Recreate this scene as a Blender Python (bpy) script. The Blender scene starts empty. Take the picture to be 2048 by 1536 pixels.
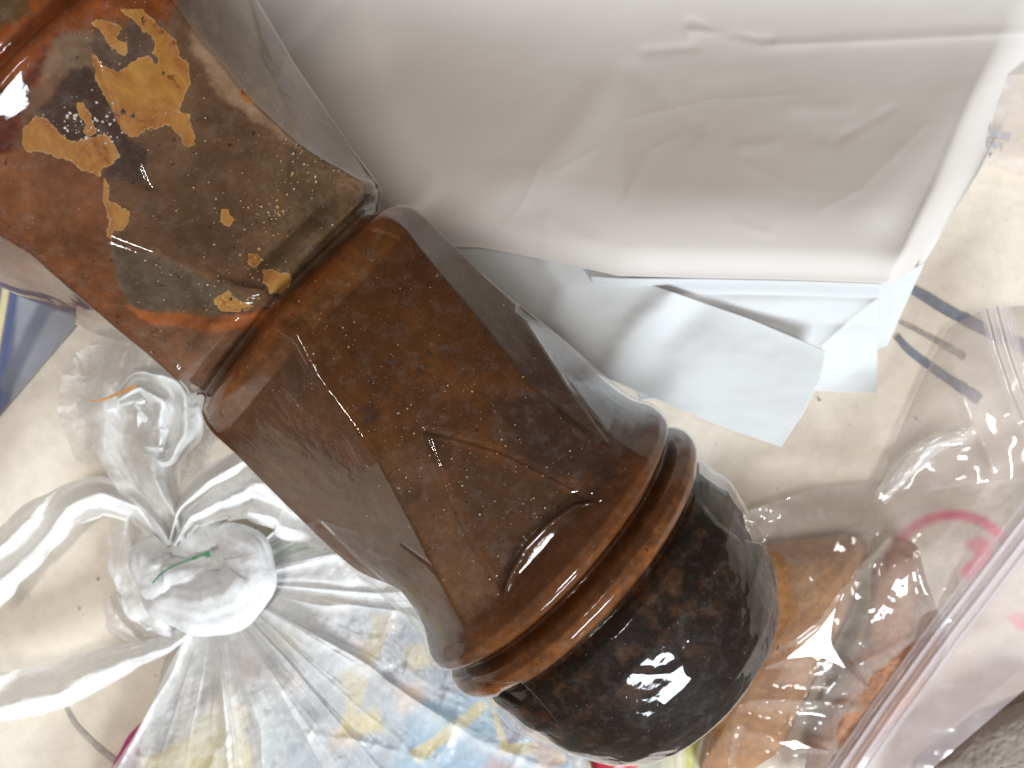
import bpy, math
import numpy as np
from mathutils import Vector, Matrix

# ------------------------------------------------------------------ camera
H = 0.40                      # camera height over the table, metres
FP = 2048.0                   # focal length in photograph pixels
scene = bpy.context.scene
COL = scene.collection
cam_d = bpy.data.cameras.new('camera')
cam = bpy.data.objects.new('camera', cam_d)
COL.objects.link(cam)
cam.location = (0, 0, H)
cam_d.sensor_width = 36.0
cam_d.lens = 36.0
cam_d.clip_start = 0.01
cam_d.clip_end = 20
cam_d.dof.use_dof = True
cam_d.dof.focus_distance = 0.275
cam_d.dof.aperture_fstop = 16
scene.camera = cam

# ------------------------------------------------------------------ room light
world = bpy.data.worlds.new('World')
scene.world = world
world.use_nodes = True
wn = world.node_tree
bg = wn.nodes['Background']
bg.inputs[0].default_value = (1.0, 0.90, 0.80, 1)
bg.inputs[1].default_value = 0.17

def area(name, loc, target, sx, sy, power, color, rot=0.0):
    d = bpy.data.lights.new(name, 'AREA')
    d.shape = 'RECTANGLE'
    d.size, d.size_y = sx, sy
    d.energy = power
    d.color = color
    o = bpy.data.objects.new(name, d)
    COL.objects.link(o)
    q = (Vector(target) - Vector(loc)).to_track_quat('-Z', 'Y')
    o.rotation_euler = (q.to_matrix() @ Matrix.Rotation(rot, 3, 'Z')).to_euler()
    o.location = loc
    return o

# ceiling tube overhead, a cool window low on the near left side
tube = area('ceiling_tube', (-0.158, -0.174, 1.9), (-0.158, -0.174, 0), 0.62, 0.09, 13.0, (1.0, 0.96, 0.92))
tube.rotation_euler = (0, 0, math.radians(48))
area('window', (1.20, -1.95, 1.35), (0, 0, 0.03), 1.15, 0.6, 88.0, (0.84, 0.93, 1.0))

scene.view_settings.view_transform = 'Standard'
scene.view_settings.look = 'None'
scene.view_settings.exposure = 0.14
scene.view_settings.gamma = 1.0
cy = scene.cycles
cy.use_denoising = True
cy.max_bounces = 14
cy.transparent_max_bounces = 24
cy.glossy_bounces = 5
cy.caustics_reflective = False
cy.caustics_refractive = False
cy.sample_clamp_indirect = 6

# ------------------------------------------------------------------ helpers
rng = np.random.default_rng(7)

def P(px, py, z):
    """world point of height z (metres) seen at photograph pixel px, py"""
    s = (H - np.asarray(z, float)) / FP
    return np.stack(np.broadcast_arrays((np.asarray(px, float) - 1024) * s, -(np.asarray(py, float) - 768) * s, np.asarray(z, float)), -1)

def hash2(ix, iy, seed):
    n = (ix.astype(np.int64) * 374761393 + iy.astype(np.int64) * 668265263 + seed * 974634777) & 0x7fffffff
    n = ((n ^ (n >> 13)) * 1274126177) & 0x7fffffff
    n = (n ^ (n >> 16)) & 0x7fffffff
    return n / float(0x7fffffff)

def vnoise(x, y, seed=0):
    x = np.asarray(x, float); y = np.asarray(y, float)
    ix = np.floor(x); iy = np.floor(y)
    fx = x - ix; fy = y - iy
    fx = fx * fx * fx * (fx * (fx * 6 - 15) + 10); fy = fy * fy * fy * (fy * (fy * 6 - 15) + 10)
    a = hash2(ix, iy, seed); b = hash2(ix + 1, iy, seed)
    c = hash2(ix, iy + 1, seed); d = hash2(ix + 1, iy + 1, seed)
    return (a + (b - a) * fx + (c - a) * fy + (a - b - c + d) * fx * fy) * 2 - 1

def fbm(x, y, seed=0, o=4):
    r = 0; amp = 1; tot = 0
    for k in range(o):
        r = r + amp * vnoise(x * 2 ** k + 17.3 * k, y * 2 ** k - 9.1 * k, seed + k)
        tot += amp; amp *= 0.5
    return r / tot

def ridged(x, y, seed=0, o=3):
    r = 0; amp = 1; tot = 0
    for k in range(o):
        r = r + amp * (1 - np.abs(vnoise(x * 2 ** k + 5.3 * k, y * 2 ** k + 3.7 * k, seed + k)) * 1.6)
        tot += amp; amp *= 0.45
    return r / tot

def sstep(a, b, x):
    t = np.clip((x - a) / (b - a), 0, 1)
    return t * t * (3 - 2 * t)

def seg_dist(px, py, line):
    """distance to an open polyline"""
    d = np.full(np.shape(px), 1e9)
    L = np.asarray(line, float)
    for (x0, y0), (x1, y1) in zip(L[:-1], L[1:]):
        vx, vy = x1 - x0, y1 - y0
        t = np.clip(((px - x0) * vx + (py - y0) * vy) / (vx * vx + vy * vy + 1e-12), 0, 1)
        d = np.minimum(d, np.hypot(px - x0 - t * vx, py - y0 - t * vy))
    return d

def poly_sdf(px, py, poly):
    """signed distance to a closed polygon, positive inside"""
    L = [tuple(p) for p in poly]
    d = seg_dist(px, py, L + [L[0]])
    inside = np.zeros(np.shape(px), bool)
    n = len(L)
    for i in range(n):
        x0, y0 = L[i]; x1, y1 = L[(i + 1) % n]
        c = ((y0 > py) != (y1 > py)) & (px < (x1 - x0) * (py - y0) / (y1 - y0 + 1e-12) + x0)
        inside ^= c
    return np.where(inside, d, -d)

def srgb(r, g, b):
    f = lambda c: (c / 255 / 12.92) if c <= 10 else ((c / 255 + 0.055) / 1.055) ** 2.4
    return (f(r), f(g), f(b))

def tag(o, label=None, cat=None, group=None, kind=None):
    if label: o['label'] = label
    if cat: o['category'] = cat
    if group: o['group'] = group
    if kind: o['kind'] = kind
    return o

def empty(name, loc=(0, 0, 0)):
    o = bpy.data.objects.new(name, None)
    o.location = loc
    o.empty_display_size = 0.01
    COL.objects.link(o)
    return o

def mesh_obj(name, V, F, mat, parent=None, attrs=None, smooth=True):
    """V Nx3 in world space, F list/array of faces, linked as one object with its origin at the parent"""
    V = np.asarray(V, float).reshape(-1, 3)
    off = np.zeros(3)
    if parent is not None:
        off = np.array(parent.location)
    else:
        off = np.array([V[:, 0].mean(), V[:, 1].mean(), V[:, 2].min()])
    me = bpy.data.meshes.new(name)
    if isinstance(F, np.ndarray):
        n, k = F.shape
        me.vertices.add(len(V)); me.vertices.foreach_set('co', (V - off).ravel())
        me.loops.add(n * k); me.loops.foreach_set('vertex_index', F.ravel().astype(np.int32))
        me.polygons.add(n); me.polygons.foreach_set('loop_start', (np.arange(n) * k).astype(np.int32))
        me.update(calc_edges=True)
    else:
        me.from_pydata([tuple(v) for v in (V - off)], [], [list(map(int, f)) for f in F])
        me.update()
    if smooth:
        me.polygons.foreach_set('use_smooth', np.ones(len(me.polygons), bool))
    for k, a in (attrs or {}).items():
        a = np.asarray(a, float)
        if a.ndim > 1 and a.shape[-1] == 3:
            at = me.attributes.new(k, 'FLOAT_COLOR', 'POINT')
            a4 = np.concatenate([a.reshape(-1, 3), np.ones((a.reshape(-1, 3).shape[0], 1))], 1)
            at.data.foreach_set('color', a4.ravel())
        else:
            at = me.attributes.new(k, 'FLOAT', 'POINT')
            at.data.foreach_set('value', a.ravel())
    me.materials.append(mat)
    o = bpy.data.objects.new(name, me)
    COL.objects.link(o)
    if parent is not None:
        o.parent = parent
    else:
        o.location = off
    return o

def grid_faces(nu, nv, wrap_v=False, mask=None):
    i = np.arange(nu - 1)[:, None]
    j = np.arange(nv if wrap_v else nv - 1)[None, :]
    j2 = (j + 1) % nv
    F = np.stack([i * nv + j, (i + 1) * nv + j, (i + 1) * nv + j2, i * nv + j2], -1)
    if mask is not None:
        m = mask[:-1, :] if wrap_v else mask[:-1, :-1]
        return F[m]
    return F.reshape(-1, 4)

def resample(line, n):
    L = np.asarray(line, float)
    s = np.r_[0, np.cumsum(np.linalg.norm(np.diff(L[:, :2], axis=0), axis=1))]
    t = np.linspace(0, s[-1], n)
    return np.stack([np.interp(t, s, L[:, k]) for k in range(L.shape[1])], -1)

def smooth_line(line, n, passes=None):
    L = resample(line, n)
    passes = passes if passes is not None else max(2, n // 12)
    for _ in range(passes):
        L[1:-1] = (L[:-2] + 2 * L[1:-1] + L[2:]) / 4
    return L

def coons(top, bottom, left, right, nu, nv):
    """pixel-space patch; top and bottom run left to right, left and right run top to bottom"""
    T = resample(top, nu); B = resample(bottom, nu)
    L = resample(left, nv); R = resample(right, nv)
    u = np.linspace(0, 1, nu)[:, None, None]; v = np.linspace(0, 1, nv)[None, :, None]
    S = (1 - v) * T[:, None] + v * B[:, None] + (1 - u) * L[None] + u * R[None]
    S = S - ((1 - u) * (1 - v) * T[0] + u * (1 - v) * T[-1] + (1 - u) * v * B[0] + u * v * B[-1])
    U, Vv = np.broadcast_arrays(u[..., 0], v[..., 0])
    return S[..., 0], S[..., 1], U, Vv

# ------------------------------------------------------------------ materials
class NT:
    def __init__(self, name):
        self.m = bpy.data.materials.new(name)
        self.m.use_nodes = True
        self.t = self.m.node_tree
        self.t.nodes.clear()
        self.out = self.n('ShaderNodeOutputMaterial')
    def n(self, typ, **kw):
        x = self.t.nodes.new(typ)
        for k, v in kw.items():
            if k.startswith('i_'):
                x.inputs[k[2:].replace('_', ' ')].default_value = v
            else:
                setattr(x, k, v)
        return x
    def l(self, a, b):
        self.t.links.new(a, b)
    def noise(self, scale, detail=4, rough=0.55, vec=None, dist=0.0):
        x = self.n('ShaderNodeTexNoise')
        x.inputs['Scale'].default_value = scale
        x.inputs['Detail'].default_value = detail
        x.inputs['Roughness'].default_value = rough
        x.inputs['Distortion'].default_value = dist
        if vec is None:
            vec = self.coord()
        self.l(vec, x.inputs['Vector'])
        return x.outputs[0]
    def coord(self):
        if not hasattr(self, '_c'):
            self._c = self.n('ShaderNodeTexCoord').outputs['Object']
        return self._c
    def ramp(self, fac, stops, interp='LINEAR'):
        x = self.n('ShaderNodeValToRGB')
        x.color_ramp.interpolation = interp
        e = x.color_ramp.elements
        while len(e) < len(stops): e.new(0.5)
        for k, (p, c) in enumerate(stops):
            e[k].position = p
            c = c if isinstance(c, (tuple, list)) else (c, c, c)
            e[k].color = (*c[:3], 1)
        self.l(fac, x.inputs[0])
        return x.outputs[0]
    def math(self, op, a, b=None, clamp=False):
        x = self.n('ShaderNodeMath', operation=op)
        x.use_clamp = clamp
        for k, v in enumerate((a, b)):
            if v is None: continue
            if isinstance(v, (int, float)): x.inputs[k].default_value = v
            else: self.l(v, x.inputs[k])
        return x.outputs[0]
    def mixc(self, fac, a, b, mode='MIX'):
        x = self.n('ShaderNodeMix', data_type='RGBA', blend_type=mode)
        for s, v in ((0, fac), (6, a), (7, b)):
            if isinstance(v, (int, float)): x.inputs[s].default_value = v
            elif isinstance(v, tuple): x.inputs[s].default_value = (*v[:3], 1)
            else: self.l(v, x.inputs[s])
        return x.outputs[2]
    def attr(self, name, color=False):
        x = self.n('ShaderNodeAttribute', attribute_name=name)
        return x.outputs['Color'] if color else x.outputs['Fac']
    def bump(self, h, strength, dist):
        x = self.n('ShaderNodeBump')
        x.inputs['Strength'].default_value = strength
        x.inputs['Distance'].default_value = dist
        self.l(h, x.inputs['Height'])
        return x.outputs[0]
    def mix(self, fac, a, b):
        x = self.n('ShaderNodeMixShader')
        if isinstance(fac, (int, float)): x.inputs[0].default_value = fac
        else: self.l(fac, x.inputs[0])
        self.l(a, x.inputs[1]); self.l(b, x.inputs[2])
        return x.outputs[0]
    def shader(self, typ, color=None, rough=None, normal=None):
        x = self.n(typ)
        if color is not None:
            if isinstance(color, tuple): x.inputs['Color'].default_value = (*color[:3], 1)
            else: self.l(color, x.inputs['Color'])
        if rough is not None:
            if isinstance(rough, (int, float)): x.inputs['Roughness'].default_value = rough
            else: self.l(rough, x.inputs['Roughness'])
        if normal is not None: self.l(normal, x.inputs['Normal'])
        return x.outputs[0]
    def fresnel(self, ior, normal=None):
        # thin sheet: the same from both sides
        x = self.n('ShaderNodeLayerWeight')
        x.inputs['Blend'].default_value = 0.5
        if normal is not None: self.l(normal, x.inputs['Normal'])
        f0 = ((ior - 1) / (ior + 1)) ** 2
        p = self.math('POWER', x.outputs['Facing'], 5.0)
        return self.math('ADD', self.math('MULTIPLY', p, 1 - f0), f0)
    def done(self, s):
        self.l(s, self.out.inputs['Surface'])
        return self.m

def mat_principled(name, color, rough=0.6, noise_amt=0.0, scale=80, bump=0.0, bscale=400, bdist=0.0005, spec=0.5, attr_col=None):
    k = NT(name)
    b = k.n('ShaderNodeBsdfPrincipled')
    b.inputs['Roughness'].default_value = rough
    b.inputs['Specular IOR Level'].default_value = spec
    c = k.attr(attr_col, True) if attr_col else None
    if c is None:
        c = k.n('ShaderNodeRGB').outputs[0]
        c.default_value = (*color, 1)
    if noise_amt > 0:
        f = k.ramp(k.noise(scale, 6, 0.62), [(0.3, 1 - noise_amt), (0.7, 1 + noise_amt * 0.4)])
        c = k.mixc(1.0, c, f, 'MULTIPLY')
    k.l(c, b.inputs['Base Color'])
    if bump > 0:
        k.l(k.bump(k.noise(bscale, 5, 0.6), bump, bdist), b.inputs['Normal'])
    return k.done(b.outputs[0])

def mat_film(name, tint=(0.9, 0.9, 0.9), see=(0.97, 0.97, 0.97), rough=0.12, bscale=60, bump=0.25, bdist=0.002, gloss=1.0, paint=False, ior=1.5, fine=0.0):
    """thin plastic film: attribute dens is how milky it is, attribute print its ink"""
    k = NT(name)
    nrm = k.bump(k.noise(bscale, 5, 0.55, dist=0.6), bump, bdist)
    col = k.attr('print', True) if paint else tint
    dif = k.shader('ShaderNodeBsdfDiffuse', col, normal=nrm)
    trl = k.shader('ShaderNodeBsdfTranslucent', col, normal=nrm)
    body = k.mix(0.2, dif, trl)
    tr = k.shader('ShaderNodeBsdfTransparent', see)
    nse = k.ramp(k.noise(bscale * 1.7, 4, 0.6), [(0.3, 0.82), (0.72, 1.18)])
    dens = k.math('MULTIPLY', k.attr('dens'), nse, clamp=True)
    base = k.mix(dens, tr, body)
    gl = k.shader('ShaderNodeBsdfGlossy', (1, 1, 1), rough, nrm)
    f = k.math('MULTIPLY', k.fresnel(ior, nrm), gloss, clamp=True)
    return k.done(k.mix(f, base, gl))

M_paper_warm_lit = mat_principled('white_paper_warm_lit', (0.66, 0.615, 0.58), 0.75, 0.03, 25, 0.12, 1600, 0.0003, 0.25)  # top panel: warm room light tinted into the colour of the white paper
M_paper_cool_lit = mat_principled('white_paper_cool_lit', (0.595, 0.60, 0.60), 0.7, 0.03, 30, 0.12, 1500, 0.0003, 0.25)  # same paper on the flaps, cool window light toned into its colour
M_bag = mat_film('carrier_bag_film', (0.93, 0.925, 0.91), rough=0.26, bscale=110, bump=0.38, bdist=0.002, gloss=0.55, paint=True)
M_clear = mat_film('clear_bag_film', (0.85, 0.82, 0.80), rough=0.09, bscale=28, bump=0.06, bdist=0.002, gloss=1.2, paint=True)

# =================================================================== TABLE
def table():
    k = NT('beige_tabletop')
    b = k.n('ShaderNodeBsdfPrincipled')
    n1 = k.noise(9, 5, 0.6); n2 = k.noise(120, 5, 0.7); n3 = k.noise(420, 3, 0.5)
    c = k.mixc(n1, (0.82, 0.725, 0.60), (0.87, 0.785, 0.67))
    c = k.mixc(1.0, c, k.ramp(n2, [(0.35, 0.90), (0.62, 1.03)]), 'MULTIPLY')
    spots = k.ramp(n3, [(0.24, 0.55), (0.31, 1.0)])
    c = k.mixc(1.0, c, spots, 'MULTIPLY')
    k.l(c, b.inputs['Base Color'])
    b.inputs['Roughness'].default_value = 0.32
    k.l(k.bump(k.noise(30, 3, 0.5), 0.25, 0.002), b.inputs['Normal'])
    m = k.done(b.outputs[0])
    s = 0.9
    n = 40
    g = np.linspace(-s, s, n)
    X, Y = np.meshgrid(g, np.linspace(-0.24, s, n), indexing='ij')
    V = np.stack([X, Y, np.zeros_like(X)], -1)
    o = mesh_obj('tabletop', V, grid_faces(n, n), m)
    tag(o, kind='structure')
    so = o.modifiers.new('thickness', 'SOLIDIFY'); so.thickness = 0.03; so.offset = -1
    return o
tbl = table()

def flat_poly(name, poly, z, mat, parent=None, thick=0.0004):
    """a thin closed slab with the given outline"""
    p = np.asarray(poly, float)
    V = np.concatenate([P(p[:, 0], p[:, 1], z), P(p[:, 0], p[:, 1], z) - np.array([0, 0, thick])])
    n = len(p)
    F = [list(range(n))[::-1], list(range(n, 2 * n))] + [[i, (i + 1) % n, n + (i + 1) % n, n + i] for i in range(n)]
    return mesh_obj(name, V, F, mat, parent, smooth=False)

M_ink = mat_principled('grey_blue_print', (0.25, 0.27, 0.31), 0.5, 0.25, 300)
M_ink2 = mat_principled('faded_grey_print', (0.48, 0.43, 0.38), 0.5, 0.3, 300)
def stroke(line, w0, w1, mat, n=24):
    L = smooth_line(line, n, 2)
    t = np.gradient(L, axis=0); t /= np.linalg.norm(t, axis=1)[:, None]
    nn = np.stack([-t[:, 1], t[:, 0]], -1)
    w = np.linspace(w0, w1, n)[:, None] * (1 + 0.12 * vnoise(np.arange(n) * 0.7, np.zeros(n), 3))[:, None]
    a = L + nn * w / 2; b = L - nn * w / 2
    V = np.stack([P(a[:, 0], a[:, 1], 0.0006), P(b[:, 0], b[:, 1], 0.0006)], 1)
    return mesh_obj('printed_stroke', V, grid_faces(n, 2), mat, tbl)
stroke([(1812, 572), (1850, 592), (1890, 618), (1960, 655), (2060, 700)], 20, 27, M_ink)
stroke([(1790, 640), (1830, 658), (1885, 688), (1930, 715)], 7, 15, M_ink2)
stroke([(1793, 672), (1815, 698), (1850, 725), (1900, 760), (1960, 800)], 14, 22, M_ink)
for (x_, y_, r_) in [(195, 1158, 3), (158, 1218, 2.2), (1640, 800, 3), (1834, 838, 2.2)]:
    a_ = np.linspace(0, 2 * math.pi, 9)[:-1]
    flat_poly('crumb', np.stack([x_ + r_ * np.cos(a_) * (1 + 0.3 * np.sin(3 * a_ + x_)), y_ + r_ * np.sin(a_)], -1), 0.0008, M_ink2, tbl, 0.0007)
stroke([(125, 1400), (150, 1450), (190, 1490), (240, 1530), (300, 1570)], 8, 16, M_ink2)

# =================================================================== BOTTLE
KM = 0.0001514                       # metres per bottle unit
O0 = P(585, 603, 0.101)
Q0 = P(1137, 1108, 0.087)
ax = (Q0 - O0); Lm = np.linalg.norm(ax); ax = ax / Lm
TR = Lm / KM                         # t (units) of the rings' middle
upv = np.array([0, 0, 1.0]); upv = upv - ax * upv.dot(ax); upv /= np.linalg.norm(upv)
qv = np.cross(ax, upv)               # phi = 0 up, +90 deg along qv
if qv[0] < 0: qv = -qv
tp = np.array([-1100, -960, -700, -640, -575, -556, -545, -532, -522, -510, -490, -440, -300, -150, -45, -22, -9, -4, 3, 8, 20, 42, 65, 265, 450, 600, 640])
rp = np.array([150, 190, 390, 410, 415, 408, 378, 370, 378, 392, 396, 380, 338, 306, 284, 276, 256, 250, 250, 256, 276, 286, 291, 311, 326, 330, 336])
dt = TR - 745
tq = np.array([664, 684, 697, 705, 713, 724, 740, 756, 772, 783, 789, 797, 812, 874, 972, 1050, 1105, 1145, 1165, 1178, 1184]) + dt
rq = np.array([345, 340, 324, 303, 303, 330, 343, 343, 332, 311, 303, 312, 325, 331, 307, 274, 232, 160, 105, 50, 1])
TP = np.r_[tp, tq]; RP = np.r_[rp, rq].astype(float)
# monotone cubic-ish profile: dense linear then a light blur
_td = np.arange(TP[0], TP[-1] + 1, 1.0)
_rd = np.interp(_td, TP, RP)
for _ in range(10):
    _rd[1:-1] = (_rd[:-2] + 2 * _rd[1:-1] + _rd[2:]) / 4
def R0(t):
    return np.interp(t, _td, _rd)

def px2tp(px, py, scale=1.0):
    """first hit of the photograph ray with the turned body -> t, phi"""
    px = np.atleast_1d(np.asarray(px, float)); py = np.atleast_1d(np.asarray(py, float))
    d = np.linspace(0.20, 0.34, 700)
    z = H - d
    W = P(px[:, None], py[:, None], z[None, :]) - O0
    t = W @ ax / KM; u = W @ upv / KM; s = W @ qv / KM
    rr = np.hypot(u, s) - R0(t) * scale
    hit = rr < 0
    k = np.where(hit.any(1), hit.argmax(1), rr.argmin(1))
    i = np.arange(len(px))
    return t[i, k], np.arctan2(s[i, k], u[i, k])

def tp2w(t, phi, r):
    return O0 + (ax * (t[..., None] * KM)) + (upv * (r * np.cos(phi))[..., None] + qv * (r * np.sin(phi))[..., None]) * KM

def w2px(W):
    d = H - W[..., 2]
    return W[..., 0] / d * FP + 1024, -W[..., 1] / d * FP + 768

lineA = [(592, 668), (640, 760), (700, 840), (760, 925), (830, 1060), (880, 1160), (930, 1255)]
lineB = [(812, 462), (900, 570), (980, 665), (1060, 770), (1150, 850), (1240, 905)]
lineUA = [(548, 632), (500, 600), (350, 530), (210, 480), (100, 400), (0, 330)]
lineUB = [(762, 395), (740, 380), (600, 292), (500, 200), (400, 80), (340, 0)]
lineUD = [(375, 788), (340, 745), (250, 672), (120, 560), (60, 505), (0, 470)]
lineC = [(862, 446), (1040, 617), (1135, 766), (1262, 925)]
def corner(line):
    L = resample(line, 30)
    t, p = px2tp(L[:, 0], L[:, 1])
    o = np.argsort(t)
    return t[o], np.degrees(p[o])
cA, cB, cUA, cUB, cUD, cC = (corner(x) for x in (lineA, lineB, lineUA, lineUB, lineUD, lineC))
def ci(c, t):
    return np.interp(t, c[0], c[1])

NT_, NP_ = 760, 900
t_ax = np.unique(np.r_[np.linspace(-1050, -60, 210), np.linspace(-60, 90, 110), np.linspace(90, 640 + dt, 200), np.linspace(640 + dt, 840 + dt, 150), np.linspace(840 + dt, 1184 + dt, 200)])
NT_ = len(t_ax)
ph_ax = np.linspace(-math.pi, math.pi, NP_, endpoint=False)
T, PH = np.meshgrid(t_ax, ph_ax, indexing='ij')

def chord_factor(T, PHd, corners):
    """polygon section: corners list of phi(t) in degrees ascending"""
    C = np.stack([c + 0 * T[:, :1] for c in corners], 0)          # k, nt, 1
    f = np.ones_like(T)
    n = len(corners)
    for i in range(n):
        a = C[i]; b = C[(i + 1) % n]
        if i == n - 1: b = b + 360
        mid = (a + b) / 2; half = (b - a) / 2
        for sh in (-360, 0, 360):
            dlt = PHd - mid + sh
            m = np.abs(dlt) <= half
            f = np.where(m, np.cos(np.radians(half)) / np.cos(np.radians(np.clip(dlt, -half, half))), f)
    return f

PHd = np.degrees(PH)
tl = T[:, :1]
lowf = chord_factor(T, PHd, [ci(cA, tl), ci(cB, tl), np.maximum(ci(cC, tl), ci(cB, tl) + 4), np.interp(tl, [20, 690], [108, 104]), np.interp(tl, [20, 690], [200, 180]), np.interp(tl, [20, 690], [274, 258])])
upf = chord_factor(T, PHd, [ci(cUD, tl), ci(cUA, tl), ci(cUB, tl), np.interp(tl, [-250, -60], [95, 100]), 170 + 0 * tl, np.interp(tl, [-250, -60], [258, 235])])
w_low = np.interp(T, [10, 30, 80, 420, 620, 690], [0, 0.35, 1.0, 0.92, 0.50, 0.0])
w_up = np.interp(T, [-495, -455, -300, -60, -28, -8], [0.0, 0.55, 0.8, 1.0, 0.4, 0.0])
w_groove = np.exp(-(T / 24) ** 2) * 0.75
fac = np.where(T > 0, 1 - w_low * (1 - lowf), 1 - w_up * (1 - upf))
gf = chord_factor(T, PHd, [ci(cA, 40 + 0 * tl), ci(cB, 40 + 0 * tl), 106 + 0 * tl, 200 + 0 * tl, 274 + 0 * tl])
fac = fac * (1 - w_groove * (1 - gf))
# round the corners a little: blur along phi
kx = np.arange(NP_); kx = np.minimum(kx, NP_ - kx) * 360.0 / NP_
gk = np.exp(-(kx / 5.5) ** 2); gk /= gk.sum()
soft_ = np.real(np.fft.ifft(np.fft.fft(fac, axis=1) * np.fft.fft(gk)[None, :], axis=1))
wv = np.exp(-(T / 42) ** 4)
fac = fac * (1 - wv) + soft_ * wv
for _ in range(2):
    fac = (np.roll(fac, 1, 1) + 2 * fac + np.roll(fac, -1, 1)) / 4
R = R0(T) * fac
# corner support: the corners stand a bit outside the turned profile near the waist
R += np.interp(T, [-120, -30, 30, 120], [0, 6, 6, 0]) * (fac > 0.97)

# features drawn on the surface, in photograph pixels of the near side
W0 = tp2w(T, PH, R)
PX, PY = w2px(W0)
front = np.cos(PH) > -0.12
def feat(line, width, depth):
    global R
    d = seg_dist(PX, PY, smooth_line(line, 40, 3))
    R = R - np.where(front, depth * np.exp(-(d / width) ** 2), 0)
V1 = [(850, 862), (930, 880), (1010, 905), (1110, 955), (1200, 1003)]
V2 = [(850, 862), (872, 920), (905, 1010), (945, 1095), (1005, 1188)]
arc = [(1005, 1192), (1020, 1150), (1055, 1090), (1100, 1045), (1150, 1010), (1200, 1000)]
vp = V1 + arc[::-1][1:] + V2[::-1][1:-1]
sd = poly_sdf(PX, PY, vp)
ramp = np.clip(((PX - 850) * 0.62 + (PY - 862) * 0.78) / 310, 0, 1)
R = R - np.where(front & (sd > 0), (1 + 5.5 * ramp) * sstep(0, 16, np.where(seg_dist(PX, PY, arc) < 26, 3.2 * sd, sd)), 0)
feat(V1, 5, 3.5)
feat(V2, 5, 3.5)
feat(arc, 3.6, -3.0)
feat([(540, 622), (440, 640), (300, 630), (215, 612)], 6, 4)
feat([(560, 590), (500, 600), (350, 530), (212, 480)], 5, 3)
feat([(190, 115), (250, 270), (292, 372)], 6, 3)
feat([(292, 372), (200, 352)], 5, 2)
feat([(1040, 617), (1090, 690), (1140, 770), (1220, 880)], 5, 2.5)
feat([(640, 1050), (700, 1110), (830, 1225)], 6, 3)
feat([(1040, 617), (1110, 650), (1200, 710), (1290, 772)], 7, 5)
feat([(805, 1090), (860, 1130), (920, 1190)], 4, 2)
# petal hollows of the base
def hollow(poly, depth, soft):
    global R
    s = poly_sdf(PX, PY, poly)
    R = R - np.where(front, depth * sstep(0, soft, s), 0)
hollow([(1402, 860), (1440, 930), (1490, 1020), (1545, 1110), (1525, 1092), (1480, 1086), (1430, 1050), (1392, 1000), (1385, 930)], 4, 14)
hollow([(1145, 1330), (1240, 1352), (1340, 1350), (1385, 1320), (1380, 1240), (1360, 1180), (1290, 1130), (1220, 1190), (1150, 1260), (1120, 1305)], 2.5, 22)
hollow([(940, 1362), (1010, 1365), (1040, 1360), (1080, 1400), (1120, 1450), (1060, 1430)], 8, 9)
# uneven skin
R = R + 0.8 * np.where(T > 800 + dt, fbm(T / 26, PHd / 5, 15, 2), 0) * sstep(830 + dt, 930 + dt, T)
R = R + 0.8 * fbm(T / 90, PHd / 16, 5, 3) + 2.2 * np.where(T > 800 + dt, fbm(T / 60, PHd / 14, 9, 3), 0) * sstep(800 + dt, 900 + dt, T)

bottle = empty('plastic_bottle', tuple(tp2w(np.array(1184 + dt), np.array(math.pi), np.array(30.0))))
tag(bottle, 'waisted clear plastic bottle lying across the middle, part filled with thick brown sauce', 'bottle')

def shell_material():
    k = NT('clear_bottle_plastic')
    n = k.bump(k.noise(55, 3, 0.5), 0.10, 0.002)
    n2 = k.n('ShaderNodeBump'); n2.inputs['Strength'].default_value = 0.05; n2.inputs['Distance'].default_value = 0.0006
    k.l(k.noise(700, 3, 0.6), n2.inputs['Height']); k.l(n, n2.inputs['Normal'])
    nn = n2.outputs[0]
    tr = k.shader('ShaderNodeBsdfTransparent', (0.965, 0.955, 0.94))
    gl = k.shader('ShaderNodeBsdfGlossy', (1, 1, 1), 0.045, nn)
    haze = k.shader('ShaderNodeBsdfDiffuse', (0.75, 0.70, 0.66), normal=nn)
    dirt = k.ramp(k.noise(260, 6, 0.75), [(0.50, 0.0), (0.74, 0.045)])
    specks = k.ramp(k.noise(1500, 2, 0.5), [(0.745, 0.0), (0.77, 0.5)])
    h = k.math('ADD', dirt, specks, clamp=True)
    base = k.mix(h, tr, haze)
    f = k.fresnel(1.44, nn)
    return k.done(k.mix(f, base, gl))
M_shell = shell_material()
Fg = grid_faces(NT_, NP_, True)
shell = mesh_obj('bottle_shell', tp2w(T, PH, R), Fg, M_shell, bottle)

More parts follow.
